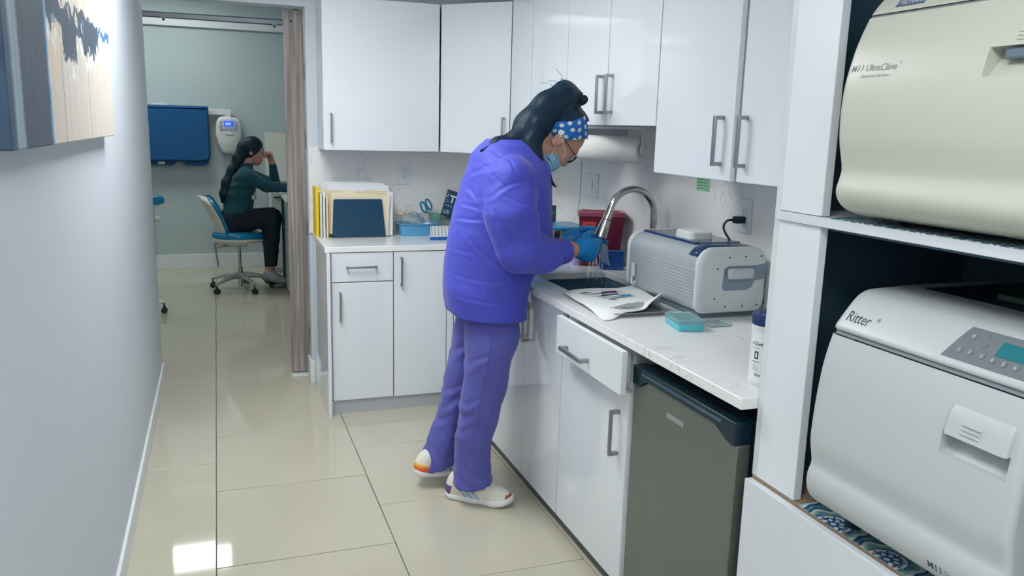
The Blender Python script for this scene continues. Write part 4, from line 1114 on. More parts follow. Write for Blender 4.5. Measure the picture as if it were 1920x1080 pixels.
# ---------------------------------------------------------------- teal box, clear lid, wipes canister
m_aqua = M('aqua_plastic', '#5cc0cf', .25); m_aqc = M('aqua_clear', '#bfe6ea', .08, trans=.75, ior=1.2)
t = thing('instrument_box', 'aqua plastic box with a translucent lid on the counter', 'box', (1.433, 2.272, .9145), rot=(0, 0, -.16))
def lrect(hx, hy, r, z): return rrect(-hx, hx, -hy, hy, r, z)
b = MB(); b.rings([lrect(.042, .062, .006, .0004), lrect(.045, .065, .007, .022), lrect(.043, .063, .006, .022), lrect(.0405, .0605, .005, .003)]); b.build('base', m_aqua, t)
b = MB(); b.rings([lrect(.046, .066, .007, .0222), lrect(.0465, .0665, .007, .034), lrect(.044, .064, .006, .036), lrect(.042, .062, .006, .0345), lrect(.0445, .0645, .006, .0335), lrect(.0445, .0645, .006, .0222)], caps=False)
b.add(lrect(.0425, .0625, .006, .0346), [tuple(range(24))]); b.add(lrect(.0425, .0625, .006, .0332), [tuple(range(24))])
b.build('lid', m_aqc, t)
b = MB(); b.box(-.036, .036, -.05, -.002, .004, .02); b.box(-.036, .036, .004, .052, .004, .02); b.build('insert', m_aqua, t, .002)
t = thing('clear_tray', 'thin clear plastic tray lying behind the aqua box', 'lid', (1.555, 2.275, .9145))
b = MB(); b.rings([rrect(1.515, 1.60, 2.24, 2.33, .006, .9145), rrect(1.513, 1.602, 2.238, 2.332, .006, .921), rrect(1.516, 1.599, 2.241, 2.329, .006, .921), rrect(1.518, 1.597, 2.243, 2.327, .006, .9165)]); b.build('shell', m_clear, t)
cc = (1.3136, 1.6766)
t = thing('wipes_canister', 'white wipes canister with a navy lid against the tower side', 'canister', (*cc, .9145))
MB().lathe([(.045, .9145), (.047, .918), (.047, .93), (.0462, .932), (.0462, 1.058), (.047, 1.06), (.047, 1.072), (.043, 1.076), (.001, 1.076)], (*cc, 0), 40, caps=True).build('tub', M('canister_white', '#e2e5e7', .3), t)
MB().lathe([(.0478, 1.0725), (.0485, 1.076), (.0485, 1.096), (.046, 1.101), (.03, 1.101), (.028, 1.108), (.001, 1.109)], (*cc, 0), 40).build('lid', M('canister_lid', '#1d3466', .25), t)
def curved(name, a0, a1, z0, z1, mat, parent, r=.0466, n=10):
    b = MB(); V = []
    for k in range(n+1):
        a = math.radians(a0+(a1-a0)*k/n)
        for rr in (r, r-.0006):
            for z in (z0, z1): V.append((cc[0]+rr*math.cos(a), cc[1]+rr*math.sin(a), z))
    F = []
    for k in range(n): 
        q = 4*k; F += [(q, q+4, q+5, q+1), (q+2, q+3, q+7, q+6), (q+1, q+5, q+7, q+3), (q, q+2, q+6, q+4)]
    b.add(V, F); return b.build(name, mat, parent)
lb1 = curved('label', 165, 300, .935, 1.055, M('label_pale', '#e8ebed', .4), t)
st_ = curved('label_stripe', 216, 229, .938, 1.045, M('label_purple', '#3a3596', .4), lb1, .0469)
def wrap(a_mid):
    def f(p):
        a = math.radians(a_mid)+(p.x)/.047
        return Vector((cc[0]+(.0473-p.y)*math.cos(a), cc[1]+(.0473-p.y)*math.sin(a), p.z))
    return f
def ctext(s, mat, a, z, size, bold=0, vert=False):
    if vert: text('lettering', s, mat, st_, (.0025, 0, z), (0, 0, 1), (-1, 0, 0), size, lambda p: wrap(a)(Vector((p.x, -.0002, p.z))), bold=bold, thick=0)
    else: text('lettering', s, mat, lb1, (0, 0, z), (1, 0, 0), (0, 0, 1), size, lambda p: wrap(a)(Vector((p.x, -.0002, p.z))), bold=bold, thick=0)
m_li = M('canister_ink', '#2b3340', .5)
ctext('i-Cloth', m_li, 174, 1.022, .0125, .01)
ctext('Dor', M('ink_green', '#2d4a35', .5), 192, .942, .011, .02)
curved('print_line', 176, 204, 1.014, 1.0152, m_ink2, lb1, .0469)
curved('print_line', 178, 206, .978, .9795, m_li, lb1, .0469)
for k in range(4): curved('print_line', 182, 204-3*k, .957+.0045*k, .9582+.0045*k, m_ink2, lb1, .0469)
curved('icon', 186, 200, .986, 1.006, m_li, lb1, .0469, 8)
curved('icon_mark', 190, 196, .990, 1.002, M('label_pale2', '#e8ebed', .4), lb1, .0471, 4)
mw = M('label_white_ink', '#cfd2ee', .4)
ctext('DO', mw, 221, .942, .010, .02, True)
for k in range(7): curved('print_line', 218+(k % 2), 227-(k % 3), .958+.011*k, .960+.011*k, mw, st_, .0471, 4)
# ---------------------------------------------------------------- sliding door and its rail
def wood_mat():
    mt = M('grey_wood_grain', '#7d7470', .5); g = G(mt); c = g.coord()
    n = g.noise(g.mapping(c, (70, 70, 1.6)), 1, 5, .6); n2 = g.noise(g.mapping(c, (18, 18, .6)), 1, 3, .8)
    col = g.mix(g.sstep(n, .3, .7), '#857c79', '#b3aaa4'); col = g.mix(g.math('MULTIPLY', g.sstep(n2, .45, .7), .6), col, '#6f6768')
    g.color(col); g.bump(n, .2, .002); return mt
m_wood = wood_mat()
t = thing('sliding_door', 'grey wood-grain sliding door standing open behind the doorway jamb', 'door', (.84, 5.05, 0))
ds = box('slab', .386, 1.29, 5.03, 5.066, .02, 2.172, m_wood, t, .003)
MB().tube([(.4285, 5.0292, 2.112), (.4285, 5.034, 2.112)], .0075, 14).build('bolt_hole', M('bolt_green', '#16403c', .4), ds)
m_rail = M('rail_metal', '#6d767c', .4, metal=.3)
t = thing('door_rail', 'thin metal sliding door rail across the top of the doorway', 'rail', (.45, 5.1, 2.09))
MB().box(XL+.004, 1.28, 5.094, 5.102, 2.094, 2.122).build('rail_bar', m_rail, t, .001)
for zz in (2.094, 2.122): MB().tube([(XL+.004, 5.096, zz), (1.28, 5.096, zz)], .0035, 8).build('rail_lip', M('rail_dark', '#33444d', .4), t)
for x in (-.25, .342, .9):
    MB().tube([(x, 5.085, 2.104), (x, 5.115, 2.104)], .017, 16).build('spacer', m_rail, t)
    MB().tube([(x, 5.083, 2.082), (x, 5.088, 2.082)], .007, 10).build('screw', m_slot, t)
for x in (.46, 1.15):
    h = MB(); h.box(x-.016, x+.016, 5.086, 5.091, 2.09, 2.20); h.tube([(x, 5.083, 2.15), (x, 5.112, 2.15)], .028, 18); h.build('hanger_wheel', m_rail, t)

# ---------------------------------------------------------------- far wall things
m_apron = M('apron_blue', '#045085', .55, bump=(9, .15, .02)); m_apd = M('apron_edge', '#0a2f58', .6)
t = thing('lead_apron', 'blue lead apron draped over a bar on the far wall', 'apron', (-.4, 9.06, 1.1))
def apron_pts(e=0): 
    P = [(-.80-e, 1.66+e), (-.075+e, 1.668+e)]
    P += [(-.07+e, 1.25)]
    for k in range(7): a = math.radians(0-90*k/6); P.append((-.13+(.06+e)*math.cos(a), 1.19+(.06+e)*math.sin(a)))
    P += [(-.74, 1.13-e), (-.80-e, 1.19)]; return P
MB().prism(apron_pts(), 1, 8.965, 9.0).build('front_flap', m_apron, t, .012, seg=3)
MB().prism(apron_pts(.007), 1, 8.985, 8.995).build('binding', m_apd, t, .003)
for xa, xb in ((-.72, -.385), (-.335, -.08)):
    P = [(xa, 1.2), (xb, 1.2)]
    for k in range(6): a = math.radians(-90*k/5); P.append((xb-.06+.06*math.cos(a), 1.135+.055*math.sin(a)))
    for k in range(6): a = math.radians(-90-90*k/5); P.append((xa+.05+.05*math.cos(a), 1.13+.05*math.sin(a)))
    fb = MB().prism(P, 1, 9.01, 9.035).build('back_flap', m_apron, t, .008, seg=3)
    if xa < -.5: box('tag', -.562, -.50, 9.006, 9.0095, 1.093, 1.118, M('tag_white', '#d7dcde', .5), fb)
MB().prism([(8.965, 1.64), (9.04, 1.64), (9.04, 1.668), (9.02, 1.678), (8.985, 1.678), (8.965, 1.668)], 0, -.79, -.08).build('fold', m_apron, t, .004)
m_beige = M('device_white', '#d5d9d6', .35)
t = thing('apron_bracket', 'white horizontal wall arm behind the blue apron', 'bracket', (-.2, 9.08, 1.6))
MB().box(-.7, .163, 9.04, 9.09, 1.595, 1.655).build('arm', m_beige, t, .008)
MB().box(-.6, -.45, 9.085, 9.129, 1.56, 1.69).build('mount', m_beige, t, .006)
t = thing('x_ray_control', 'white wall-mounted x-ray control with a lit blue display', 'control unit', (.12, 9.06, 1.2))
c = (.122, 1.395)
def shield(s=1, sz=1):
    P = [(.075, 1.585), (.17, 1.575), (.215, 1.565), (.24, 1.53), (.252, 1.46), (.25, 1.40), (.225, 1.30), (.19, 1.225), (.16, 1.203), (.08, 1.203), (.05, 1.22), (.015, 1.30), (-.008, 1.40), (-.006, 1.46), (.005, 1.53), (.03, 1.57)]
    return [(c[0]+(x-c[0])*s, c[1]+(z-c[1])*s) for x, z in P]
MB().rings([[(x, 9.105, z) for x, z in shield(.97)], [(x, 9.03, z) for x, z in shield(1)], [(x, 8.99, z) for x, z in shield(.95)], [(x, 8.975, z) for x, z in shield(.82)]]).build('housing', m_beige, t, smooth=60)
MB().box(.09, .155, 9.0, 9.06, 1.56, 1.593).build('neck', m_beige, t, .008)
MB().rings([rr_ for rr_ in ([(x, 8.974, z) for x, z in [(.04, 1.43), (.205, 1.43), (.225, 1.47), (.215, 1.53), (.18, 1.555), (.06, 1.555), (.03, 1.53), (.02, 1.47)]], [(x, 8.971, z) for x, z in [(.045, 1.435), (.20, 1.435), (.22, 1.47), (.21, 1.525), (.178, 1.55), (.062, 1.55), (.035, 1.525), (.025, 1.47)]])]).build('panel', M('device_grey', '#bcc4cc', .3), t)
MB().box(.078, .175, 8.968, 8.973, 1.485, 1.535).build('display', M('lcd_blue', '#1c3fd8', .2, emit=('#2448ff', 1.2)), t)
text('lettering', '888', M('lcd_print', '#b9d0ff', .3, emit=('#b9d0ff', 1.0)), t, (.09, 8.9675, 1.497), (1, 0, 0), (0, 0, 1), .035)
for x, z in ((.05, 1.52), (.05, 1.48), (.06, 1.45), (.1, 1.455), (.14, 1.455), (.19, 1.46), (.2, 1.49), (.2, 1.52)):
    MB().tube([(x, 8.9685, z), (x, 8.973, z)], .009, 10).build('button', M('button_grey', '#7c8896', .4), t)
MB().rings([[(c[0]+.05*math.cos(a), 8.985, 1.415+.018*math.sin(a)) for a in [2*math.pi*k/16 for k in range(16)]], [(c[0]+.045*math.cos(a), 8.966, 1.413+.014*math.sin(a)) for a in [2*math.pi*k/16 for k in range(16)]]]).build('cradle', m_beige, t)
t = thing('wall_panel', 'pale cream panel on the far wall above the desk', 'panel', (.85, 9.11, .918))
box('board', .478, 1.28, 9.105, 9.129, .918, 1.428, M('cream_panel', '#d7dad0', .4), t, .003)

# ---------------------------------------------------------------- desk
m_dk = M('desk_grey', '#8fa3aa', .35); m_dkd = M('desk_gable', '#38606a', .4)
t = thing('desk', 'pale-topped desk with grey drawers beside the seated woman', 'desk', (.9, 7.7, 0))
MB().box(.538, 1.28, 7.26, 8.12, .862, .893).build('desktop', M('desk_top', '#dde2e2', .25), t, .003)
box('pedestal', .572, 1.2, 7.32, 7.63, .03, .861, m_dkd, t)
for k in range(4):
    d = box('drawer', .553, .571, 7.322, 7.628, .06+.198*k, .06+.198*k+.192, m_dk, t, .003)
    MB().box(.54, .553, 7.40, 7.55, .06+.198*k+.155, .06+.198*k+.165).build('drawer_pull', m_steel, d, .002)
box('side_panel', .56, 1.25, 8.08, 8.10, 0, .861, m_dkd, t)
box('back_panel', 1.2, 1.22, 7.64, 8.08, .1, .861, m_dkd, t)
box('plinth', .60, 1.2, 7.34, 7.62, 0, .029, m_dkd, t)
t = thing('far_cabinet', 'pale drawer cabinet against the far wall behind the desk', 'cabinet', (.55, 8.95, 0))
box('carcass', .50, 1.2, 8.70, 9.10, 0, .86, m_beige, t, .003)
d = box('door', .505, .80, 8.682, 8.70, .05, .85, m_beige, t, .002)
box('handle', .53, .60, 8.668, 8.68, .78, .792, m_slot, d)
t = thing('desk_items', 'small dark mouse lying on the desk by the woman', 'mouse', (.66, 8.05, .8935))
lump('shell', None, None, (.66, 8.05, .912), (.05, .035, .02), m_black, 4, .02, .006, t)

# ---------------------------------------------------------------- stools
m_vinyl = M('teal_vinyl', '#0f78a6', .22, spec=.5); m_shell = M('stool_shell', '#cfcdc2', .4); m_alu = M('cast_aluminium', '#b3b5b2', .35, metal=.6)
m_rub = M('caster_black', '#1d2f38', .4)
def stool(name, label, cx, cy, ang0, seat_z, back_dir, group):
    t = thing(name, label, 'stool', (cx, cy, 0), group)
    MB().cyl((cx, cy, .03), (cx, cy, .21), .022, .022).build('gas_column', m_chrome, t)
    MB().cyl((cx, cy, .205), (cx, cy, seat_z-.075), .013, .013).build('piston', m_chrome, t)
    for k in range(5):
        a = math.radians(ang0+72*k); d = Vector((math.cos(a), math.sin(a), 0)); s_ = Vector((-d.y, d.x, 0)); c0 = Vector((cx, cy, 0))
        b = MB(); rings = []
        for q, (r, z, wd, th) in enumerate(((.015, .128, .028, .03), (.08, .135, .026, .026), (.16, .122, .022, .02), (.24, .10, .018, .014), (.29, .088, .015, .012))):
            c = c0+d*r+Vector((0, 0, z)); rings.append([c+s_*wd*math.cos(2*math.pi*i/12)+Vector((0, 0, 1))*th*math.sin(2*math.pi*i/12) for i in range(12)])
        b.rings(rings); lg = b.build('leg', m_alu, t)
        e = c0+d*.28; w_ = MB(); 
        for s in (-1, 1): w_.lathe([(.001, -.009), (.02, -.009), (.024, -.006), (.024, .006), (.02, .009), (.001, .009)], (0, 0, 0), 16)
        # wheels turned so their axle follows s_
        V = []; 
        for i, p in enumerate(w_.v):
            off = -.014 if i < len(w_.v)//2 else .014
            V.append(e+Vector((0, 0, .0245))+s_*(p[2]+off)+d*p[0]+Vector((0, 0, 1))*p[1])
        w_.v = [tuple(p) for p in V]; w_.tube([e+Vector((0, 0, .03)), e+Vector((0, 0, .085))], .007, 8); w_.obox(e+Vector((0, 0, .043)), (d, s_, Vector((0, 0, 1))), (.012, .006, .014))
        w_.build('caster', m_rub, lg)
    bd = Vector((math.cos(math.radians(back_dir)), math.sin(math.radians(back_dir)), 0)); fd_ = -bd; sd_ = Vector((-bd.y, bd.x, 0)); Z = Vector((0, 0, 1)); c0 = Vector((cx, cy, seat_z))
    def cushion(top):
        rings = []
        for r, z in (((.6, -.062), (.88, -.058), (.99, -.04), (1.0, -.025), (.99, -.018)) if not top else ((.985, -.0175), (1.0, -.008), (1.0, .012), (.96, .030), (.82, .042), (.45, .047), (.05, .048))):
            ring = []
            for k in range(32):
                a = 2*math.pi*k/32; ca, sa = math.cos(a), math.sin(a)
                rx, ry = .235, .205
                p = c0+fd_*(rx*r*ca*(1-.06*sa*sa)+.0)+sd_*ry*r*sa*(1+.06*ca*-1)+Z*(z-(.02*max(0, ca)**3 if z > -.03 else 0))
                ring.append(p)
            rings.append(ring)
        return rings
    MB().rings(cushion(False)).build('seat_shell', m_shell, t, smooth=60)
    MB().rings(cushion(True)).build('seat', m_vinyl, t, smooth=60)
    MB().obox(c0-Z*.082+bd*.06, (fd_, sd_, Z), (.13, .05, .02)).build('mechanism', m_alu, t, .008)
    MB().tube([c0-Z*.085+bd*.10+sd_*.05, c0-Z*.09+bd*.16+sd_*.12, c0-Z*.095+bd*.2+sd_*.14], .006, 8).build('lever', m_alu, t)
    MB().tube([c0-Z*.30+bd*.19-sd_*.09, c0-Z*.08+bd*.215-sd_*.09], .010, 10).build('lever_rod', m_alu, t)
    return t, c0, bd, fd_, sd_, Z
t, c0, bd, fdv, sdv, Z = stool('dental_stool', 'teal vinyl wheeled stool the seated woman sits on', .16, 7.86, 222, .508, 180, None)
def back_sheet(off, grow, mat, name, parent):
    rings = []; 
    for j in range(13):
        v = j/12; zz = c0.z-.03+.395*v; wd = (.10+.105*math.sin(min(1, v*1.25)*math.pi/2))*(1 if v < .8 else math.sqrt(max(.02, 1-((v-.8)/.2)**2*.9)))+grow
        bx = .185+.035*v+.115*v*v; ring = []
        for k in range(15):
            s = -1+2*k/14; wrap_ = .075*s*s*(1-.2*v)
            ring.append(Vector((c0.x, c0.y, 0))+bd*(bx-wrap_)+sdv*s*wd+Z*(zz))
        rings.append(ring)
    b = MB(); n = 15
    A = [p+fdv*off[0] for r in rings for p in r]; B = [p+fdv*off[1] for r in rings for p in r]
    F = []; N_ = len(A)
    for j in range(12):
        for k in range(14):
            a = j*n+k; F += [(a, a+1, a+n+1, a+n), (N_+a, N_+a+n, N_+a+n+1, N_+a+1)]
    for k in range(14): F += [(k, N_+k, N_+k+1, k+1), (12*n+k, 12*n+k+1, N_+12*n+k+1, N_+12*n+k)]
    for j in range(12): F += [(j*n, (j+1)*n, N_+(j+1)*n, N_+j*n), (j*n+14, N_+j*n+14, N_+(j+1)*n+14, (j+1)*n+14)]
    b.add(A+B, F); return b.build(name, mat, parent, .008, smooth=60, seg=3)
back_sheet((.012, .045), -.006, m_vinyl, 'backrest', t)
back_sheet((-.012, .0115), .0, m_shell, 'back_shell', t)
MB().tube([c0-Z*.08+bd*.12, c0-Z*.07+bd*.2, c0+Z*.02+bd*.212], .014, 10).build('back_post', m_alu, t)
t2, c2, bd2, fd2, sd2, Z2 = stool('dental_stool', 'second teal stool half hidden behind the left wall end', -.73, 7.0, 357, .47, 180, None)
MB().tube([c2+Vector((.12, .02, -.08)), c2+Vector((.22, .05, -.06)), c2+Vector((.232, .06, .0)), c2+Vector((.232, .06, .39))], .008, 10).build('arm_post', m_alu, t2)
MB().lathe([(.001, -.02), (.022, -.02), (.025, -.012), (.025, .012), (.022, .02), (.001, .02)], (-.47, 7.06, .76), 16, ax=0).build('arm_knob', m_shell, t2)
ap = MB(); ring = []
for r, z in ((.8, -.03), (1, -.022), (1.03, 0), (1.0, .022), (.85, .035), (.3, .04)):
    ring.append([(-.53+.115*r*math.cos(a), 7.06+.07*r*math.sin(a), .905+z) for a in [2*math.pi*k/24 for k in range(24)]])
ap.rings(ring).build('arm_pad', m_vinyl, t2, smooth=60)
MB().box(-.6, -.445, 7.03, 7.09, .862, .874).build('arm_plate', m_shell, t2, .003)
# added lamps, outside the view, that brighten the treatment room
ceil_light(-.55, -.03, 5.35, 5.85, 2.85, m_led2, 'added unseen ceiling light panel just behind the doorway, brightening the treatment room')
ceil_light(-1.5, -1.0, 7.92, 8.43, 2.85, m_led2, 'added unseen ceiling light panel at the left, brightening the treatment room')
# ================================================================ people
def table_sdf(rows, p=2.3):
    """rows (z, xc, yc, rx, ry): smooth vertical loft of super-ellipses"""
    R = np.array(sorted(rows, key=lambda q: q[0]), float)
    def f(P):
        z = P[:, 2]; zc = np.clip(z, R[0, 0], R[-1, 0])
        xc, yc, rx, ry = (np.interp(zc, R[:, 0], R[:, i]) for i in (1, 2, 3, 4))
        q = (np.abs((P[:, 0]-xc)/rx)**p+np.abs((P[:, 1]-yc)/ry)**p)**(1/p)
        d = (q-1)*np.minimum(rx, ry)
        dz = np.maximum(R[0, 0]-z, z-R[-1, 0])
        return np.where(dz > 0, np.hypot(np.maximum(d, 0), np.maximum(dz, 0))*1.0+np.where(d < 0, 0, 0), np.maximum(d, dz))
    return f
def resample(rows, n=6):
    R = np.array(sorted(rows, key=lambda q: q[0]), float); out = []
    for i in range(len(R)-1):
        p0, p1, p2, p3 = R[max(i-1, 0)], R[i], R[i+1], R[min(i+2, len(R)-1)]
        for k in range(n):
            u = k/n; q = .5*((2*p1)+(p2-p0)*u+(2*p0-5*p1+4*p2-p3)*u*u+(3*p1-p0-3*p2+p3)*u**3); q[0] = p1[0]+(p2[0]-p1[0])*u; out.append(q)
    out.append(R[-1]); return out
def folds(P, dirs):
    """sum of soft crease waves: (direction, wavelength, amplitude, phase, warp)"""
    d = np.zeros(len(P))
    for v, wl, am, ph, wp in dirs:
        v = n3(v)/np.linalg.norm(n3(v)); t = P@v
        t = t+wp*np.sin(P[:, 0]*13+ph)*.02+wp*np.sin(P[:, 2]*11+2*ph)*.02+wp*np.sin(P[:, 1]*9+3*ph)*.02
        s = np.sin(2*np.pi*t/wl+ph); d += am*(np.abs(s)**1.5*np.sign(s))
    return d
def crease(P, lines, depth, width, ymax=9e9):
    """cloth creases: soft valleys with a raised lip along polylines given in the x-z plane"""
    d = np.zeros(len(P)); X, Z = P[:, 0], P[:, 2]
    for L in lines:
        best = np.full(len(P), 9.); sg = np.zeros(len(P)); tt = np.zeros(len(P)); n_ = len(L)-1
        for k in range(n_):
            (ax_, az), (bx, bz) = L[k], L[k+1]; dx_, dz_ = bx-ax_, bz-az; l2 = dx_*dx_+dz_*dz_
            t = np.clip(((X-ax_)*dx_+(Z-az)*dz_)/l2, 0, 1); ex, ez = X-ax_-t*dx_, Z-az-t*dz_
            r = np.hypot(ex, ez); m_ = r < best; best = np.where(m_, r, best); sg = np.where(m_, np.sign(ex*dz_-ez*dx_), sg); tt = np.where(m_, (k+t)/n_, tt)
        fade = np.clip(np.sin(np.pi*np.clip(tt, .04, .96))*1.5, 0, 1)
        d += fade*depth*(np.exp(-(best/width)**2)-.8*np.exp(-((best-1.9*width)/(1.1*width))**2)*(sg > 0))
    return d*(P[:, 1] < ymax)
def chain(pts, rs):
    return [cone(pts[i], pts[i+1], rs[i], rs[i+1]) for i in range(len(pts)-1)]
m_skin = M('skin', '#b98c78', .5, sss=.12, bump=(180, .08, .001))
m_skin2 = M('skin_fair', '#b5877a', .5, sss=.12)
def cloth(name, col, rough=.75, sc=38, st=.35, fine=500):
    mt = M(name, col, rough, sheen=.15); g = G(mt); c = g.coord()
    h = g.math('ADD', g.noise(g.mapping(c, (1, 1, 1.6)), sc*.42, 4, 1.2), g.math('MULTIPLY', g.noise(c, fine, 2), .06))
    g.bump(h, st, .012)
    g.color(g.mix(g.noise(c, 9, 3), tuple(int(x*.94) for x in hexrgb(col)), tuple(min(255, int(x*1.05)) for x in hexrgb(col)))); return mt
def hexrgb(h): h = h.lstrip('#'); return tuple(int(h[i:i+2], 16) for i in (0, 2, 4))
m_gown = cloth('gown_violet_blue', '#464cbe', .62, 30, .3)
m_scrub = cloth('scrub_purple', '#585aa8', .85, 24, .3)
def hair_mat(name, col):
    mt = M(name, col, .48, spec=.3); g = G(mt); c = g.coord()
    r = g.mapping(c, (1, 1, 1), (0, math.radians(-42), 0))
    n = g.noise(g.mapping(r, (9, 150, 150)), 1, 3, .4)
    g.color(g.mix(n, col, tuple(min(255, int(x*1.35)+4) for x in hexrgb(col)))); g.bump(n, .45, .003); return mt
m_hair = hair_mat('dark_hair', '#071e2f')
m_hair2 = hair_mat('dark_hair_far', '#0d1f2a')
m_glove = M('blue_nitrile', '#1186cb', .38, spec=.45, bump=(70, .25, .004))

def hand_sdf(w, d, across, palm, curls, sc=1.0, thumb=(.25, .9), spread=.006, fat=1.0):
    """w wrist, d towards the fingers, across from little finger to index side, palm = direction the palm faces"""
    w, d, a, n = (n3(q) for q in (w, d, across, palm))
    d = d/np.linalg.norm(d); a = a-d*(a@d); a /= np.linalg.norm(a); n = np.cross(d, a)*np.sign(np.dot(np.cross(d, a), n))
    fs = []; L = .085*sc
    pal = [ell(w+d*.052*sc, (.050*sc, .040*sc, .0165*sc*fat), (d, a, n)), cone(w-d*.012*sc, w+d*.02*sc, .027*sc, .026*sc),
           ell(w+d*.075*sc+a*.004, (.026*sc, .041*sc, .0145*sc*fat), (d, a, n)), ell(w+d*.035*sc+a*.022*sc+n*.008*sc, (.033*sc, .018*sc, .017*sc), (d, a, n))]
    fs.append(union(pal, .02*sc))
    lens = [(.040, .026, .021), (.045, .029, .023), (.041, .027, .022), (.033, .021, .019)]     # index .. little
    offs = [.029, .0098, -.0095, -.0275]; rad = [.0092, .0095, .0090, .0080]
    for i in range(4):
        p = w+d*(.083-.004*abs(i-1))*sc+a*offs[i]*sc; dirv = d+a*(1.5-i)*spread*8; dirv = dirv/np.linalg.norm(dirv); ang = 0; segs = []
        c1, c2, c3 = curls[i]; r = rad[i]*sc*fat
        for j, (l, c) in enumerate(zip(lens[i], (c1, c2, c3))):
            ang += c; v = dirv*math.cos(ang)+n*math.sin(ang); q = p+v*l*sc
            segs.append(cone(p, q, r*(1-.08*j), r*(1-.08*(j+1)))); p = q
        segs.append(cone(w+d*.06*sc+a*offs[i]*.8*sc, w+d*.083*sc+a*offs[i]*sc, r*.9, r))
        fs.append(union(segs, .004*sc))
    # thumb leaves the side of the palm near its base
    p = w+d*.028*sc+a*.026*sc+n*.006*sc; u, v_ = thumb; r = .0115*sc*fat; segs = []
    dirs = [d*.62+a*.62*v_+n*u, d*.85+a*.25*v_+n*(u+.1), d*.95+a*.0+n*(u+.2)]
    for l, dv in zip((.04, .031, .025), dirs):
        dv = dv/np.linalg.norm(dv); q = p+dv*l*sc; segs.append(cone(p, q, r, r*.9)); r *= .9; p = q
    fs.append(union(segs, .005*sc))
    return union(fs, .006*sc)

# ---------------------------------------------------------------- the standing person at the sink
C_ = np.array([1.325, 3.10, 1.53]); ph_ = math.radians(52)
HF = np.array([math.cos(ph_), 0, -math.sin(ph_)]); HU = np.array([math.sin(ph_), 0, math.cos(ph_)]); HS = np.array([0, -1, 0])
def H(f, u, s=0): return C_+HF*f+HU*u+HS*s
HA = (HF, HS, HU)
def head_sdf():
    fs = [ell(C_, (.094, .076, .098), HA), ell(H(.036, -.062), (.058, .060, .078), HA), ell(H(.05, -.118), (.034, .040, .032), HA)]
    jaw = union(fs+[cone(H(.0, -.10, .05), H(.06, -.132, .012), .016, .016), cone(H(.0, -.10, -.05), H(.06, -.132, -.012), .016, .016)], .03)
    nose = union([cone(H(.086, -.028), H(.103, -.066), .008, .0115), ell(H(.094, -.072, .010), (.010, .008, .008), HA), ell(H(.094, -.072, -.010), (.010, .008, .008), HA)], .012)
    brow = ell(H(.080, -.012), (.016, .052, .012), HA)
    chk = [ell(H(.066, -.066, s*.036), (.024, .024, .026), HA) for s in (1, -1)]
    lips = union([ell(H(.088, -.094), (.011, .024, .007), HA), ell(H(.086, -.106), (.011, .020, .0075), HA)], .004)
    f = union([jaw, brow]+chk, .018); f = union([f, nose], .012); f = union([f, lips], .006)
    for s in (1, -1): f = cut(f, ell(H(.096, -.034, s*.032), (.014, .017, .011), HA), .014)
    f = union([f]+[ell(H(.079, -.035, s*.032), (.0135, .0165, .0125), HA) for s in (1, -1)], .006)
    ears = [cut(ell(H(-.012, -.055, s*.079), (.020, .009, .033), HA), ell(H(-.008, -.053, s*.089), (.011, .007, .02), HA), .006) for s in (1, -1)]
    return union([f]+ears, .008)
neck = union([cone((1.12, 3.1, 1.40), (1.20, 3.1, 1.46), .062, .054), cone((1.20, 3.1, 1.46), H(-.01, -.06), .054, .055)], .03)
# arm joints  (R is the near arm, L the far one)
RS, RE, RW = (1.045, 2.905, 1.335), (1.065, 2.865, 1.085), (1.305, 2.945, 1.075)
LS, LE, LW = (1.095, 3.285, 1.335), (1.14, 3.315, 1.08), (1.355, 3.19, 1.086)
legs = union(chain([(1.03, 3.02, .80), (.985, 3.03, .47), (.952, 3.05, .10)], [.085, .058, .042])+chain([(1.03, 3.19, .80), (.95, 3.245, .46), (.862, 3.29, .13)], [.085, .058, .042]), .03)
tors = union([cone((1.04, 3.1, .82), (1.03, 3.1, 1.10), .115, .11), cone((1.03, 3.1, 1.10), (1.09, 3.1, 1.34), .12, .10), cone(RS, LS, .06, .06)], .08)
arms = union(chain([RS, RE, RW, (1.345, 2.955, 1.073)], [.05, .042, .031, .026])+chain([LS, LE, LW, (1.39, 3.17, 1.082)], [.05, .042, .031, .026]), .02)
rh_core = ell((1.37, 2.965, 1.072), (.03, .012, .02)); lh_core = ell((1.415, 3.155, 1.079), (.03, .012, .02))
body = union([union([legs, tors, arms, neck, rh_core, lh_core], .02), head_sdf()], .02)
person = sdf_obj('person', body, (.78, 2.78, .05), (1.48, 3.42, 1.66), .0075, m_skin)
center_origin(person)
tag(person, 'person in violet blue gown and purple trousers bending over the sink', 'person')
# a finer head and neck skin replaces the coarse one's look (same surface, same part of the body)
def part(name, f, lo, hi, res, mat, parent=person, relax=1): return sdf_obj(name, f, lo, hi, res, mat, parent, relax)
hd = part('face', (lambda P: union([head_sdf(), neck], .02)(P)-.0012), (1.17, 2.99, 1.34), (1.46, 3.21, 1.66), .0042, m_skin)

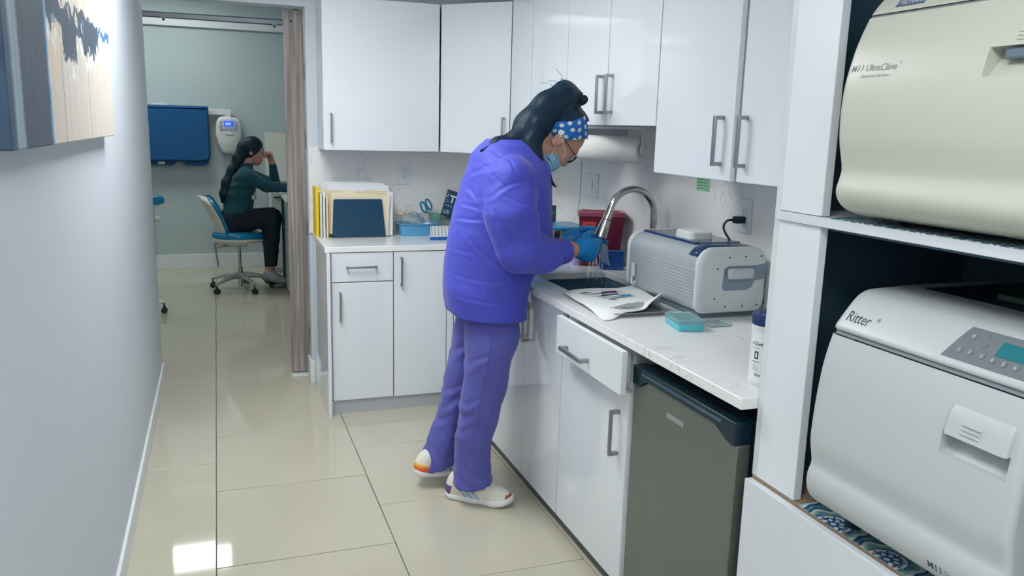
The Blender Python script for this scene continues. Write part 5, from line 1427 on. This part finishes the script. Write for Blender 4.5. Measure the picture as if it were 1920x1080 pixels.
# gown
grow = resample([(1.50, 1.085, 3.1, .082, .085), (1.475, 1.085, 3.1, .108, .115), (1.44, 1.085, 3.1, .140, .140), (1.375, 1.092, 3.1, .163, .180), (1.30, 1.083, 3.1, .180, .200), (1.20, 1.072, 3.1, .200, .195), (1.08, 1.06, 3.1, .212, .188),
                 (.96, 1.022, 3.1, .184, .190), (.90, 1.007, 3.1, .171, .194), (.80, 1.008, 3.1, .160, .196), (.70, 1.01, 3.1, .158, .198)])
trunk = table_sdf(grow, 2.25)
rarm = union(chain([(1.045, 2.93, 1.345), (1.035, 2.885, 1.22), (1.065, 2.868, 1.092), (1.16, 2.895, 1.066), (1.275, 2.938, 1.071)], [.096, .092, .078, .066, .050]), .05)
larm = union(chain([(1.095, 3.27, 1.345), (1.12, 3.31, 1.22), (1.14, 3.315, 1.085), (1.24, 3.26, 1.078), (1.312, 3.215, 1.085)], [.095, .092, .084, .062, .046]), .05)
GC = [[(0.898, 1.356), (0.929, 1.27)], [(0.925, 1.27), (0.974, 1.32), (1.011, 1.342), (1.103, 1.36)], [(0.941, 1.263), (0.957, 1.212), (0.993, 1.146), (1.05, 1.071)], [(0.825, 1.26), (0.884, 1.252), (0.945, 1.234)],
      [(0.833, 1.192), (0.946, 1.198)], [(1.109, 1.407), (1.126, 1.364), (1.16, 1.306), (1.174, 1.247)], [(0.974, 1.306), (1.067, 1.262)], [(1.08, 1.115), (1.134, 1.143), (1.168, 1.188)], [(1.185, 1.067), (1.249, 1.08)], [(1.215, 1.119), (1.259, 1.034)],
      [(0.985, 1.463), (1.024, 1.428), (1.033, 1.378)], [(0.86, 1.348), (0.92, 1.363), (0.994, 1.42)], [(0.791, 1.088), (0.926, 1.064)], [(0.797, 0.986), (0.971, 0.959), (1.102, 0.975)], [(0.823, 0.903), (1.105, 0.858)], [(0.882, 1.147), (0.925, 1.085), (1.013, 1.0)]]
PC = [[(0.881, 0.583), (0.919, 0.64), (0.97, 0.678)], [(0.863, 0.421), (0.939, 0.492)], [(0.855, 0.344), (0.931, 0.432)], [(0.968, 0.34), (1.019, 0.441)], [(0.944, 0.201), (1.006, 0.229)], [(0.874, 0.794), (0.893, 0.675), (0.886, 0.574)],
      [(0.79, 0.322), (0.89, 0.473)], [(0.78, 0.243), (0.89, 0.334)], [(1.032, 0.631), (1.001, 0.443), (0.981, 0.339)]]
PSEAM = [[(0.99, 0.86), (0.984, 0.796), (0.978, 0.695), (0.944, 0.466), (0.934, 0.273), (0.934, 0.0)]]
def gown_f(P):
    tr = trunk(P)
    tr = tr+folds(P, [((.15, .1, 1), .27, .0016, .4, 2.0), ((.6, .2, .7), .14, .0012, 1.7, 1.6), ((1, .9, .15), .16, .0030, 2.2, 1.6)])*np.clip((1.47-P[:, 2])/.12, 0, 1)
    ra = rarm(P)+folds(P, [((.75, .1, -.65), .12, .0020, .3, 1.4), ((.45, .3, .83), .09, .0010, 2.5, 1.6)])
    la = larm(P)
    d = smin(smin(tr, ra, .018+.03*np.clip((P[:, 2]-1.24)/.08, 0, 1)), la, .03)
    # sleeve seam and side creases
    seam = np.abs((P-n3((1.075, 2.93, 1.33)))@(n3((.55, -.25, .8))/np.linalg.norm(n3((.55, -.25, .8))))+.02)
    d = d+.0022*np.exp(-(seam/.005)**2)*(P[:, 1] < 3.0)*(P[:, 2] > 1.15)
    d = d+crease(P, GC[:12], .0036, .0056, 3.06)+crease(P, GC[12:], .0012, .006, 3.06)
    # hem plane, rising to the back
    hem = (P-n3((1.0, 3.1, .797)))@n3((-.07, .0, -1))
    hem2 = (P-n3((.866, 3.1, .805)))@(n3((-.72, 0, -.69)))
    # cuffs end cleanly
    cr_ = (P-n3((1.296, 2.945, 1.072)))@n3((.97, .24, .03)); cl_ = (P-n3((1.330, 3.205, 1.086)))@n3((.86, -.5, .08))
    d = np.where(P[:, 1] < 3.08, np.maximum(d, np.where(P[:, 2] < 1.2, cr_, -1)), np.maximum(d, np.where((P[:, 2] < 1.2) & (P[:, 1] > 3.14), cl_, -1)))
    d = np.maximum(d, np.maximum(hem, hem2))
    # neckline
    nk = ell((1.16, 3.1, 1.515), (.085, .075, .055))(P)
    return -smin(-d, nk, .01)
gown = part('gown', gown_f, (.80, 2.74, .71), (1.36, 3.43, 1.53), .0062, m_gown)
b = MB()
for (p0, p1, r0, r1) in (((1.286, 2.9425, 1.0715), (1.299, 2.9458, 1.0722), .0505, .0485),):
    pass
def ringband(c, d, r0, r1, ln, mat, name, parent, th=.004):
    c, d = Vector(c), Vector(d).normalized(); a = d.cross(Vector((0, 0, 1))).normalized(); u_ = a.cross(d)
    rg = []
    for r, s in ((r0-th, 0), (r0, 0), (r1, ln), (r1-th, ln), (r0-th, 0)):
        rg.append([c+d*s+(a*math.cos(2*math.pi*k/28)+u_*math.sin(2*math.pi*k/28))*r for k in range(28)])
    return MB().rings(rg, caps=False).build(name, mat, parent, smooth=50)
ringband((1.318, 3.212, 1.085), (.86, -.5, .05), .041, .037, .032, M('inner_cuff_white', '#d9d9dc', .8), 'inner_cuff', gown)
ringband((1.350, 3.193, 1.086), (.86, -.5, .05), .0365, .0365, .022, m_black, 'watch_band', person)
# collar
ringband((1.165, 3.1, 1.462), (.45, 0, .9), .078, .07, .02, m_gown, 'collar', gown, .006)

# trousers
rl = table_sdf(resample([(.86, 1.03, 3.04, .09, .09), (.80, 1.02, 3.04, .105, .10), (.72, 1.015, 3.02, .112, .112), (.63, .998, 3.01, .094, .10), (.45, .977, 3.02, .087, .092), (.25, .950, 3.045, .073, .082), (.14, .951, 3.055, .078, .088), (.06, .958, 3.06, .089, .096)]), 2.1)
ll = table_sdf(resample([(.86, 1.03, 3.17, .09, .09), (.80, 1.02, 3.17, .10, .10), (.72, 1.015, 3.19, .108, .108), (.60, .99, 3.22, .092, .10), (.46, .955, 3.24, .078, .088), (.36, .935, 3.255, .072, .084), (.18, .885, 3.275, .071, .085), (.10, .866, 3.285, .082, .09), (.05, .86, 3.29, .09, .096)]), 2.1)
def trou(P):
    fo = folds(P, [((.45, .2, .8), .19, .0022, 1.1, 2.0), ((1, .6, .15), .085, .0022, .5, 1.5)])*np.clip((.9-P[:, 2])/.3, .3, 1)
    low_ = folds(P, [((.6, -.3, .6), .07, .0022, 2.0, 2.0)])*np.clip((.30-P[:, 2])/.2, 0, 1)
    fo = fo+crease(P, PC, .0038, .009)+.0022*crease(P, PSEAM, 1, .004, 3.02)*(P[:, 1] < 3.02)
    r = rl(P)+fo+low_
    r = np.maximum(r, (P-n3((.95, 3.05, .088)))@n3((.16, .1, -1)))
    l = np.maximum(ll(P)+fo+low_, (P-n3((.86, 3.29, .082)))@n3((.28, 0, -1)))
    d = np.where(P[:, 2] > .45, smin(r, l, .03), np.minimum(r, l))
    return np.maximum(d, P[:, 2]-.85)
trousers = part('trousers', trou, (.74, 2.86, .03), (1.18, 3.42, .87), .0062, m_scrub)

# shoes
def shoe(prefix, heel, toe, lift, parent, mu, ms, res=.0038, scale=1.0, details=True):
    heel, toe = n3(heel), n3(toe); d = toe-heel; L = np.linalg.norm(d); d = d/L; k = L/.285
    hor = n3((d[0], d[1], 0)); hor /= np.linalg.norm(hor); s = n3((-hor[1], hor[0], 0)); u = np.cross(d, s); u = u if u[2] > 0 else -u
    def loc(P): q = P-heel; return np.stack([q@d, q@s, q@u], 1)/k
    up_ = union([cone((.038, 0, .055), (.075, 0, .075), .034, .036), cone((.036, 0, .03), (.13, 0, .04), .036, .040), cone((.13, 0, .048), (.225, .004, .030), .042, .034), cone((.05, 0, .085), (.085, 0, .085), .034, .036), cone((.09, 0, .085), (.16, 0, .058), .030, .030), cone((.225, .004, .028), (.252, .002, .026), .034, .029)], .035)
    def upper(P): q = loc(P); return np.maximum(np.maximum(up_(q), .022-q[:, 2]), q[:, 2]-.118)*k
    fp = union([cone((.036, 0, 0), (.12, .003, 0), .039, .040), cone((.12, .003, 0), (.225, .002, 0), .040, .045), cone((.225, .002, 0), (.25, 0, 0), .043, .036)], .03)
    def sole(P):
        q = loc(P); z = q[:, 2]-.016*np.clip((q[:, 0]-.2)/.085, 0, 1)**2-.008*np.clip((.03-q[:, 0])/.03, 0, 1)**2
        q2 = q.copy(); q2[:, 2] = 0
        hz = np.abs(z-.0135)-.0135+.006*0; e = fp(q2)-.004*np.cos((z-.013)/.013*1.2)
        return (np.linalg.norm(np.maximum(np.stack([e+.005, hz+.005], 1), 0), axis=1)+np.minimum(np.maximum(e+.005, hz+.005), 0)-.005)*k
    pts = np.array([heel+d*a*k+s*b_*k+u*c*k for a in (-.02, .31) for b_ in (-.06, .06) for c in (-.015, .13)]); lo, hi = pts.min(0), pts.max(0)
    o = sdf_obj('shoe', upper, lo, hi, res, mu, parent)
    sdf_obj('sole', sole, lo, hi, res, ms, o)
    def patch(name, cond, mat, off=.0016, r=None):
        return sdf_obj(name, lambda P: np.maximum(upper(P)-off*k, cond(loc(P))*k), lo, hi, r or res*.85, mat, o)
    return o, patch, loc
m_shoe = M('shoe_cream', '#dfdccf', .8, bump=(500, .3, .002)); m_sole = M('shoe_sole', '#e6e6e6', .5)
m_str = M('stripe_blue', '#8fb6dc', .6)
dz = lambda q, ax, a, b_: np.maximum(a-q[:, ax], q[:, ax]-b_)
o1, patch, loc = shoe('front', (.868, 3.135, .001), (1.098, 2.958, .001), 0, person, m_shoe, m_sole)
for i in range(3):
    x = .095+.028*i
    patch('stripe', lambda q, x=x: np.maximum(np.maximum(np.abs(q[:, 0]-x+ (q[:, 2]-.03)*.9)-.0075, dz(q, 2, .024, .062-.004*i)), q[:, 1]+.008), m_str)
patch('heel_patch', lambda q: np.maximum(q[:, 0]-.028-.3*(q[:, 2]-.03), dz(q, 2, .0, .062)), M('heel_purple', '#6d4a86', .5))
patch('toe_cap', lambda q: np.maximum(.262-q[:, 0], dz(q, 2, 0, .05)), M('toe_rust', '#a3604f', .6))
lc = MB()
for i in range(4):
    hx = n3((1.098, 2.958, 0))-n3((.868, 3.135, 0)); hx /= np.linalg.norm(hx); sx = n3((-hx[1], hx[0], 0)); c0_ = n3((.868, 3.135, 0))+hx*(.15+.018*i); zz = .0945-.0095*i
    lc.tube([tuple(c0_+sx*.024+n3((0, 0, zz-.010))), tuple(c0_+hx*.004+n3((0, 0, zz))), tuple(c0_-sx*.024+n3((0, 0, zz-.010)))], .0035, 6)
lc.build('laces', M('lace_white', '#e8e8e4', .8), o1)
o2, patch, loc = shoe('rear', (.752, 3.245, .058), (1.005, 3.315, .012), .05, person, m_shoe, m_sole)
patch('heel_patch', lambda q: np.maximum(q[:, 0]-.052, dz(q, 2, .024, .043)), M('heel_orange', '#f0643c', .5))
patch('heel_tab', lambda q: np.maximum(q[:, 0]-.040, dz(q, 2, .043, .060)), M('heel_yellow', '#f0b24a', .5), .002)
for i in range(3):
    x = .11+.028*i
    patch('stripe', lambda q, x=x: np.maximum(np.maximum(np.abs(q[:, 0]-x+(q[:, 2]-.03)*.9)-.0075, dz(q, 2, .024, .058)), q[:, 1]+.008), m_str)

# gloves and hands
cR = [(.35, .55, .35), (.42, .6, .4), (.5, .65, .4), (.6, .7, .45)]
rg = hand_sdf((1.340, 2.955, 1.073), (.95, .30, -.10), (.12, -.12, 1.0), (-.25, .95, -.1), cR, 1.14, (.35, .75), fat=1.12)
gl = part('glove', lambda P: np.maximum(rg(P), (n3((1.336, 2.954, 1.073))-P)@n3((.95, .3, -.1))), (1.30, 2.86, .96), (1.56, 3.12, 1.19), .0034, m_glove)
ringband((1.333, 2.953, 1.0735), (.95, .30, -.1), .0315, .0305, .008, m_glove, 'glove_cuff', gl, .003)
cL = [(.2, .35, .25), (.25, .4, .3), (.32, .45, .3), (.4, .5, .3)]
lg_ = hand_sdf((1.385, 3.172, 1.084), (.90, -.42, -.14), (.25, .2, .95), (-.3, -.9, .1), cL, 1.06, (.3, .8), fat=1.12)
gl2 = part('glove', lambda P: np.maximum(lg_(P), (n3((1.378, 3.176, 1.085))-P)@n3((.9, -.42, -.06))), (1.34, 2.98, .99), (1.62, 3.26, 1.20), .0034, m_glove)
ringband((1.372, 3.179, 1.085), (.9, -.42, -.05), .0325, .0312, .008, m_glove, 'glove_cuff', gl2, .003)

# hair
cap = ell(C_+HU*.012-HF*.006, (.108, .092, .108), HA)
face_cut = ell(H(.105, -.085), (.095, .095, .095), HA)
tail = chain([(1.362, 3.085, 1.668), (1.318, 3.08, 1.683), (1.25, 3.075, 1.632), (1.185, 3.07, 1.562), (1.115, 3.06, 1.508), (1.03, 3.05, 1.487), (.960, 3.045, 1.455)], [.036, .044, .050, .050, .028, .015, .006])
tail2 = chain([(1.29, 3.075, 1.645), (1.20, 3.06, 1.57), (1.165, 3.045, 1.49), (1.168, 3.02, 1.43), (1.212, 3.0, 1.365), (1.262, 2.985, 1.315)], [.044, .044, .038, .030, .015, .004])
tail3 = chain([(1.245, 3.10, 1.63), (1.175, 3.10, 1.55), (1.15, 3.10, 1.49)], [.05, .050, .042])
capc = cut(cap, face_cut, .01)
def capf(P):       # hair of the cap stops at the lower edge of the headband in front of the ear
    h = (P-n3((1.330, 3.10, 1.5445)))@n3((-.122, 0, .9925))
    return np.maximum(capc(P), np.minimum(.025-h, P[:, 0]-1.228))
hs = union([capf, union(tail+tail3, .035), union(tail2, .035)], .02)
def hair_f(P):
    v = n3((-.62, .25, .62)); v /= np.linalg.norm(v)
    t = P@n3((.62, .0, -.6)); t2 = P[:, 1]
    g_ = np.sin(t2*260+(P[:, 0]-P[:, 2])*25)*.0012+np.sin(t2*120+(P[:, 0]+P[:, 2])*8)*.0018
    return hs(P)+g_
hair = part('hair', hair_f, (.94, 2.92, 1.29), (1.46, 3.23, 1.76), .0045, m_hair)
sc_ = MB()
ring = []
for k in range(17):
    a = 2*math.pi*k/16; rr_ = .030+.003*math.sin(a*5); e1 = Vector((.85, 0, -.5)); e2 = Vector((0, 1, 0))
    ring.append(Vector((1.372, 3.085, 1.672))+Vector((.5, 0, .85))*(.006*math.sin(a*7))+e1*rr_*math.cos(a)+e2*rr_*math.sin(a))
sc_.tube(ring, [.0165+.004*math.sin(k*2.3) for k in range(17)], 10, caps=False)
sc_.build('scrunchie', M('scrunchie_black', '#0b1a26', .7), hair)
fw = MB(); rs = random.Random(5)
for k in range(4):
    p0 = Vector((1.315-.03*k*.6+rs.uniform(-.02, .02), 3.07+rs.uniform(-.02, .02), 1.726-.010*k)); 
    d0 = Vector((-.7+rs.uniform(-.2, .2), rs.uniform(-.3, .3), .8)); pts = [p0-d0*.01]
    for j in range(5): pts.append(p0+d0*(.008+.009*j)+Vector((.004*j*j*rs.uniform(-.5, .5), 0, -.0012*j*j)))
    fw.tube(pts, .0006, 4)
fw.tube([(1.305, 3.07, 1.73), (1.30, 3.07, 1.75), (1.285, 3.07, 1.768), (1.27, 3.07, 1.778)], .0008, 5)
o = fw.build('flyaway_hair', m_hair, hair); o['kind'] = 'stuff'

# headband with a daisy print, button, mask, glasses
def band_mat():
    mt = M('daisy_print', '#0f63b5', .8); g = G(mt); u, v, _ = g.sep(g.coord('UV'))
    vo = g.n('ShaderNodeTexVoronoi'); vo.voronoi_dimensions = '2D'; vo.inputs['Scale'].default_value = 1; vo.inputs['Randomness'].default_value = .55
    g.put(vo.inputs['Vector'], g.comb(g.math('MULTIPLY', u, 18.0), g.math('MULTIPLY', v, 2.7)))
    df = g.n('ShaderNodeVectorMath', operation='SUBTRACT'); g.put(df.inputs[0], g.comb(g.math('MULTIPLY', u, 18.0), g.math('MULTIPLY', v, 2.7))); g.put(df.inputs[1], vo.outputs['Position'])
    x, y, _ = g.sep(df.outputs[0]); th = g.math('ARCTAN2', y, x)
    pet = g.math('ADD', .255, g.math('MULTIPLY', g.math('COSINE', g.math('MULTIPLY', th, 6.0)), .085))
    inp = g.math('LESS_THAN', vo.outputs['Distance'], pet); ctr = g.math('LESS_THAN', vo.outputs['Distance'], .09)
    col = g.mix(g.noise(g.coord('UV'), 30, 2), '#0d5aa8', '#1470c2'); col = g.mix(inp, col, '#e6e3d8'); col = g.mix(ctr, col, '#d9c48f'); g.color(col); return mt
BC = Vector((1.330, 3.10, 1.5445)); th_ = math.radians(7); E1 = Vector((math.cos(th_), 0, math.sin(th_))); EN = Vector((-math.sin(th_), 0, math.cos(th_)))
b = MB(); uv = []; n = 64; rows_ = [(-.0445, .948), (-.043, .962), (-.022, .985), (0, .998), (.022, .990), (.044, .965), (.0455, .955)]
rings = []
for (h, s) in rows_:
    ring = []
    for k in range(n+1):
        a = 2*math.pi*k/n; s2 = s*(1+.006*math.sin(a*9+h*80)); hh = h*(1-.16*(1-math.cos(a-.0))/2*0+.0)+(.004*math.sin(a*5))
        ring.append(BC+E1*.0945*s2*math.cos(a)+Vector((0, 1, 0))*.099*s2*math.sin(a)+EN*hh*(.82+.18*math.cos(a))+E1*.0)
        uv.append((k/n, (h+.0445)/.09))
    rings.append(ring)
V = [p for r in rings for p in r]; b.add(V, [(j*(n+1)+k, j*(n+1)+k+1, (j+1)*(n+1)+k+1, (j+1)*(n+1)+k) for j in range(len(rows_)-1) for k in range(n)])
b.uv = uv; hb = b.build('headband', band_mat(), person, smooth=70); sm = hb.modifiers.new('thick', 'SOLIDIFY'); sm.thickness = .003; sm.offset = 0
def on_band(a, h, out=0):
    return BC+E1*.0945*(1+out)*math.cos(a)+Vector((0, 1, 0))*.099*(1+out)*math.sin(a)+EN*h
ab = math.radians(238); c = on_band(ab, -.006, .03); nn_ = (on_band(ab, -.006, .3)-on_band(ab, -.006)).normalized()
bt = MB().tube([c-nn_*.004, c+nn_*.001, c+nn_*.003], [.0105, .0115, .009], 18); bt.build('button', m_plate, hb)
m_mask = M('mask_blue', '#8fc0dc', .8, bump=(150, .3, .002))
mk = ell(H(.034, -.112), (.066, .069, .052), HA); mk_in = ell(H(.032, -.110), (.063, .066, .049), HA)
def mask_f(P):
    q = P-C_; u_ = q@HU; f_ = q@HF
    d = mk(P)+.0012*np.sin(u_*420)
    d = np.maximum(d, -(f_+.006)-.2*(u_+.11)); d = np.maximum(d, u_+.082)
    return np.maximum(d, -mk_in(P))
msk = part('face_mask', mask_f, (1.17, 2.98, 1.33), (1.37, 3.22, 1.50), .0036, m_mask)
b = MB(); ms_ = 1
for s in (1, -1):
    e_top = Vector(on_band(math.radians(238 if s > 0 else 122), -.012, .045))
    ear = Vector(H(-.018, -.05, s*.086))
    b.tube([Vector(H(.066, -.088, s*.052)), Vector(H(.05, -.062, s*.078)), e_top], .0013, 6)
    b.tube([Vector(H(.022, -.115, s*.068)), Vector(H(.008, -.088, s*.079)), ear, Vector(H(-.02, -.03, s*.088))], .0013, 6)
b.build('ear_loops', M('loop_white', '#dfe4ea', .7), msk)
m_fr = M('glasses_frame', '#16232e', .2); m_lens = M('glasses_lens', '#e8eef2', .03, trans=.95, ior=1.1)
gls = MB(); lens = MB()
for s in (1, -1):
    ctr = n3(H(.104, -.040, s*.033)); pts = [Vector(ctr+HS*.026*math.cos(a)+HU*.0185*math.sin(a)-HF*.004*abs(math.cos(a))) for a in [2*math.pi*k/24 for k in range(25)]]
    gls.tube(pts, .0021, 6, caps=False)
    lens.add(pts[:24], [tuple(range(24))])
    gls.tube([Vector(H(.102, -.034, s*.059)), Vector(H(.094, -.033, s*.075)), Vector(H(.03, -.036, s*.083)), Vector(H(-.012, -.034, s*.085))], .0019, 6)
gls.tube([Vector(H(.103, -.036, .008)), Vector(H(.108, -.034, 0)), Vector(H(.103, -.036, -.008))], .0018, 6)
gg = gls.build('glasses', m_fr, person); o = lens.build('lenses', m_lens, gg); sm = o.modifiers.new('t', 'SOLIDIFY'); sm.thickness = .0012
eb = MB()
for s in (1, -1): eb.tube([Vector(H(.087, -.013, s*.012)), Vector(H(.088, -.008, s*.03)), Vector(H(.076, -.014, s*.052))], [.0025, .003, .0015], 6)
eb.build('eyebrows', m_hair, person)
el = MB()
for s in (1, -1): el.tube([Vector(H(.0905, -.043, s*.018)), Vector(H(.0935, -.045, s*.032)), Vector(H(.088, -.043, s*.047))], [.0012, .0018, .0012], 6)
el.build('eyelashes', m_hair, person)
lp_ = sdf_obj('lips', union([ell(H(.0895, -.094), (.0112, .023, .0068), HA), ell(H(.0875, -.106), (.0112, .019, .0072), HA)], .003), H(.085, -.10)-.045, H(.085, -.10)+.045, .003, M('lip_rose', '#a86a66', .45), person)

# what the gloves hold, and the running water
m_water = M('water', '#eef5f8', .02, trans=1, ior=1.33)
t = thing('sterilization_pouch', 'small clear pouch with instruments held in the gloved hands', 'pouch', (1.50, 3.03, 1.0))
b = MB(); V = []
for j in range(9):
    for i in range(5):
        u_, v = i/4, j/8; V.append((1.475+.035*u_+.02*v, 3.035-.012*u_+.006*math.sin(v*6+u_*4), 1.085-.09*v+.006*math.sin(u_*5)))
b.add(V, [(j*5+i, j*5+i+1, j*5+i+6, j*5+i+5) for j in range(8) for i in range(4)])
o = b.build('film', M('pouch_film', '#c9d6ea', .08, trans=.7, ior=1.1), t); sm = o.modifiers.new('t', 'SOLIDIFY'); sm.thickness = .0012
MB().tube([(1.455, 3.03, 1.098), (1.49, 3.028, 1.085), (1.505, 3.028, 1.04)], [.0022, .003, .0015], 8).build('instrument', m_steel, t)
t = thing('water_stream', 'thin clear water running from the faucet over the gloves into the sink', 'water', (1.45, 3.03, .705))
b = MB(); rs = random.Random(9)
def stream(p0, p1, r, k=10, wob=.004):
    pts = []; rr_ = []
    for i in range(k+1):
        u_ = i/k; p = Vector(p0).lerp(Vector(p1), u_); pts.append(p+Vector((math.sin(u_*11+p0[0]*90)*wob, math.cos(u_*9+p0[1]*70)*wob, 0))); rr_.append(r*(.7+.5*math.sin(u_*13+p0[0]*50)**2))
    b.tube(pts, rr_, 8)
stream((1.472, 3.045, 1.118), (1.468, 3.03, 1.095), .004, 4, .0)
stream((1.415, 2.985, 1.035), (1.40, 2.975, .71), .0032)
stream((1.452, 3.0, 1.04), (1.447, 2.99, .71), .0048)
stream((1.470, 3.01, 1.045), (1.462, 3.0, .71), .003)
stream((1.50, 3.035, 1.0), (1.515, 3.03, .71), .004)
stream((1.44, 3.0, 1.035), (1.425, 2.96, .71), .0025)
b.build('streams', m_water, t)

# ---------------------------------------------------------------- the seated woman in the far room
WY0 = 7.88
WC = np.array([.305, WY0, 1.292]); a_ = math.radians(8)
WF = np.array([math.cos(a_), 0, -math.sin(a_)]); WU = np.array([math.sin(a_), 0, math.cos(a_)]); WS = np.array([0, -1, 0]); WA = (WF, WS, WU)
def W(f, u, s=0): return WC+WF*f+WU*u+WS*s
wh = union([ell(WC, (.098, .078, .104), WA), ell(W(.036, -.062), (.058, .058, .074), WA), ell(W(.055, -.112), (.030, .034, .026), WA)], .03)
wh = union([wh, cone(W(.088, -.012), W(.112, -.050), .008, .012), ell(W(.086, -.006), (.012, .045, .01), WA), ell(W(.092, -.088), (.010, .02, .012), WA)], .014)
wh = union([wh]+[ell(W(-.012, -.03, s*.078), (.018, .009, .030), WA) for s in (1, -1)], .008)
wneck = cone((.225, WY0, 1.09), W(-.015, -.09), .058, .05)
wb_ = union([cone((.13, WY0, .62), (.17, WY0, .88), .12, .11), cone((.17, WY0, .88), (.225, WY0, 1.05), .11, .09), cone((.235, 7.745, 1.06), (.235, 8.02, 1.06), .055, .055)], .07)
wl = union(chain([(.13, 7.81, .63), (.46, 7.80, .66), (.425, 7.80, .24), (.41, 7.80, .13)], [.075, .058, .042, .036])+chain([(.13, 7.95, .63), (.44, 7.98, .66), (.44, 7.97, .24), (.43, 7.97, .10)], [.075, .058, .042, .036]), .02)
wa = union(chain([(.235, 7.745, 1.06), (.41, 7.725, .965), (.66, 7.75, .945)], [.045, .038, .026])+chain([(.25, 8.02, 1.06), (.505, 8.02, .955), (.475, 7.955, 1.185)], [.045, .038, .026]), .015)
wfist = hand_sdf((.475, 7.95, 1.175), (-.15, -.08, 1), (-.3, 1, 0), (-1, -.2, 0), [(1.0, 1.5, .9)]*4, .92, (.5, .5))
wh2 = hand_sdf((.665, 7.752, .943), (1, .1, -.05), (0, .9, .1), (0, 0, -1), [(.2, .3, .2)]*4, .92, (.2, .8))
woman = sdf_obj('person', union([union([wb_, wl, wa, wneck], .02), wh, wfist, wh2], .012), (-.02, 7.62, .08), (.90, 8.14, 1.42), .0085, m_skin2)
center_origin(woman)
tag(woman, 'person in dark teal top and black trousers seated on the teal stool', 'person')
m_top = cloth('top_dark_teal', '#0f4552', .85, 30, .3); m_pant = M('black_trousers', '#081c27', .85)
wtr = table_sdf(resample([(.56, .125, WY0, .135, .165), (.66, .135, WY0, .135, .165), (.78, .165, WY0, .13, .15), (.90, .185, WY0, .13, .155), (1.0, .215, WY0, .125, .175), (1.07, .232, WY0, .105, .18), (1.125, .24, WY0, .066, .10), (1.165, .246, WY0, .058, .066)]), 2.2)
war = union(chain([(.235, 7.745, 1.062), (.41, 7.725, .967), (.645, 7.748, .947)], [.062, .052, .036]), .02)
wal = union(chain([(.25, 8.02, 1.062), (.505, 8.02, .960), (.482, 7.962, 1.155)], [.06, .05, .034]), .02)
def wtop(P):
    d = smin(smin(wtr(P)+folds(P, [((.3, .2, .9), .10, .004, .7, 2)]), war(P)+folds(P, [((.9, 0, -.4), .06, .0025, 1, 2)]), .04), wal(P), .03)
    d = np.maximum(d, P[:, 0]-.64)
    d = np.where((P[:, 0] > .40) & (P[:, 1] > 7.86), np.maximum(d, P[:, 2]-1.158), d)
    return np.maximum(d, .60-P[:, 2])
wt = sdf_obj('top', wtop, (-.03, 7.62, .56), (.68, 8.12, 1.19), .0085, m_top, woman)
wp = union([wtr]+chain([(.13, 7.80, .635), (.455, 7.80, .672), (.43, 7.80, .24)], [.098, .086, .058])+chain([(.13, 7.96, .635), (.44, 7.98, .672), (.445, 7.97, .22)], [.098, .086, .058]), .03)
sdf_obj('trousers', lambda P: np.maximum(np.maximum(np.maximum(wp(P)+folds(P, [((1, .2, .3), .09, .003, 1, 2)]), P[:, 2]-.74-.05*np.clip(P[:, 0]-.3, 0, 1)), .225-P[:, 2]), .555-P[:, 2]-5*np.clip(P[:, 0]-.30, 0, 9)), (-.03, 7.66, .2), (.58, 8.1, .80), .0085, m_pant, woman)
# hair: cap and a loose tail down the back, claw clip
wcap = cut(ell(WC+WU*.010-WF*.010, (.106, .090, .108), WA), ell(W(.115, -.062), (.092, .095, .108), WA), .01)
wtl = union(chain([W(-.07, .0), (.185, 7.86, 1.20), (.125, 7.84, 1.10), (.075, 7.83, .99), (.045, 7.83, .89), (.03, 7.83, .82)], [.066, .044, .042, .046, .038, .014]), .03)
def whair(P): return union([wcap, wtl], .03)(P)+.002*np.sin(P[:, 2]*70+P[:, 1]*60+3*np.sin(P[:, 0]*30))*np.sin(P[:, 1]*120+P[:, 2]*25)
whr = sdf_obj('hair', whair, (-.02, 7.74, .79), (.43, 8.0, 1.43), .0075, m_hair2, woman)
cl = MB()
for s in (1, -1): cl.tube([(.16, 7.84+.03*s, 1.245), (.135, 7.82+.05*s, 1.225), (.13, 7.82+.05*s, 1.185), (.15, 7.83+.03*s, 1.165)], [.006, .011, .011, .005], 8)
cl.build('hair_clip', M('clip_dark', '#1b2a33', .25), whr)
# face marks
fm = MB()
for s in (1, -1):
    fm.tube([Vector(W(.098, .012, s*.014)), Vector(W(.098, .018, s*.03)), Vector(W(.084, .012, s*.05))], [.002, .003, .0015], 6)
    fm.tube([Vector(W(.094, -.012, s*.020)), Vector(W(.096, -.015, s*.032)), Vector(W(.087, -.012, s*.046))], [.0015, .0025, .0015], 6)
fm.build('brows_and_lashes', m_hair2, woman)
# print at the front of the top
pr2 = MB(); rs = random.Random(4)
for k in range(9):
    z = .86+rs.uniform(-.02, .05); x = .296+rs.uniform(-.004, .012); y = 7.77+rs.uniform(-.02, .05); pr2.obox((x, y, z), (Vector((.4, .9, 0)).normalized(), Vector((.9, -.4, 0)).normalized(), Vector((0, 0, 1))), (rs.uniform(.008, .02), .012, rs.uniform(.004, .012)))
pr2.build('print', M('print_white', '#c9d2d2', .7), wt)
ms1 = M('shoe_grey', '#8d969a', .75, bump=(300, .3, .002)); ms2 = M('sole_grey', '#5f6a70', .6)
s1, patch, loc = shoe('w1', (.345, 7.80, .098), (.575, 7.79, .040), 0, woman, ms1, ms2, .0055)
s2, patch, loc = shoe('w2', (.38, 7.97, .03), (.63, 7.97, .005), 0, woman, ms1, ms2, .006)
MB().cyl((.425, 7.80, .225), (.405, 7.80, .15), .040, .036).build('sock', M('sock_grey', '#b9c0c2', .9), woman)
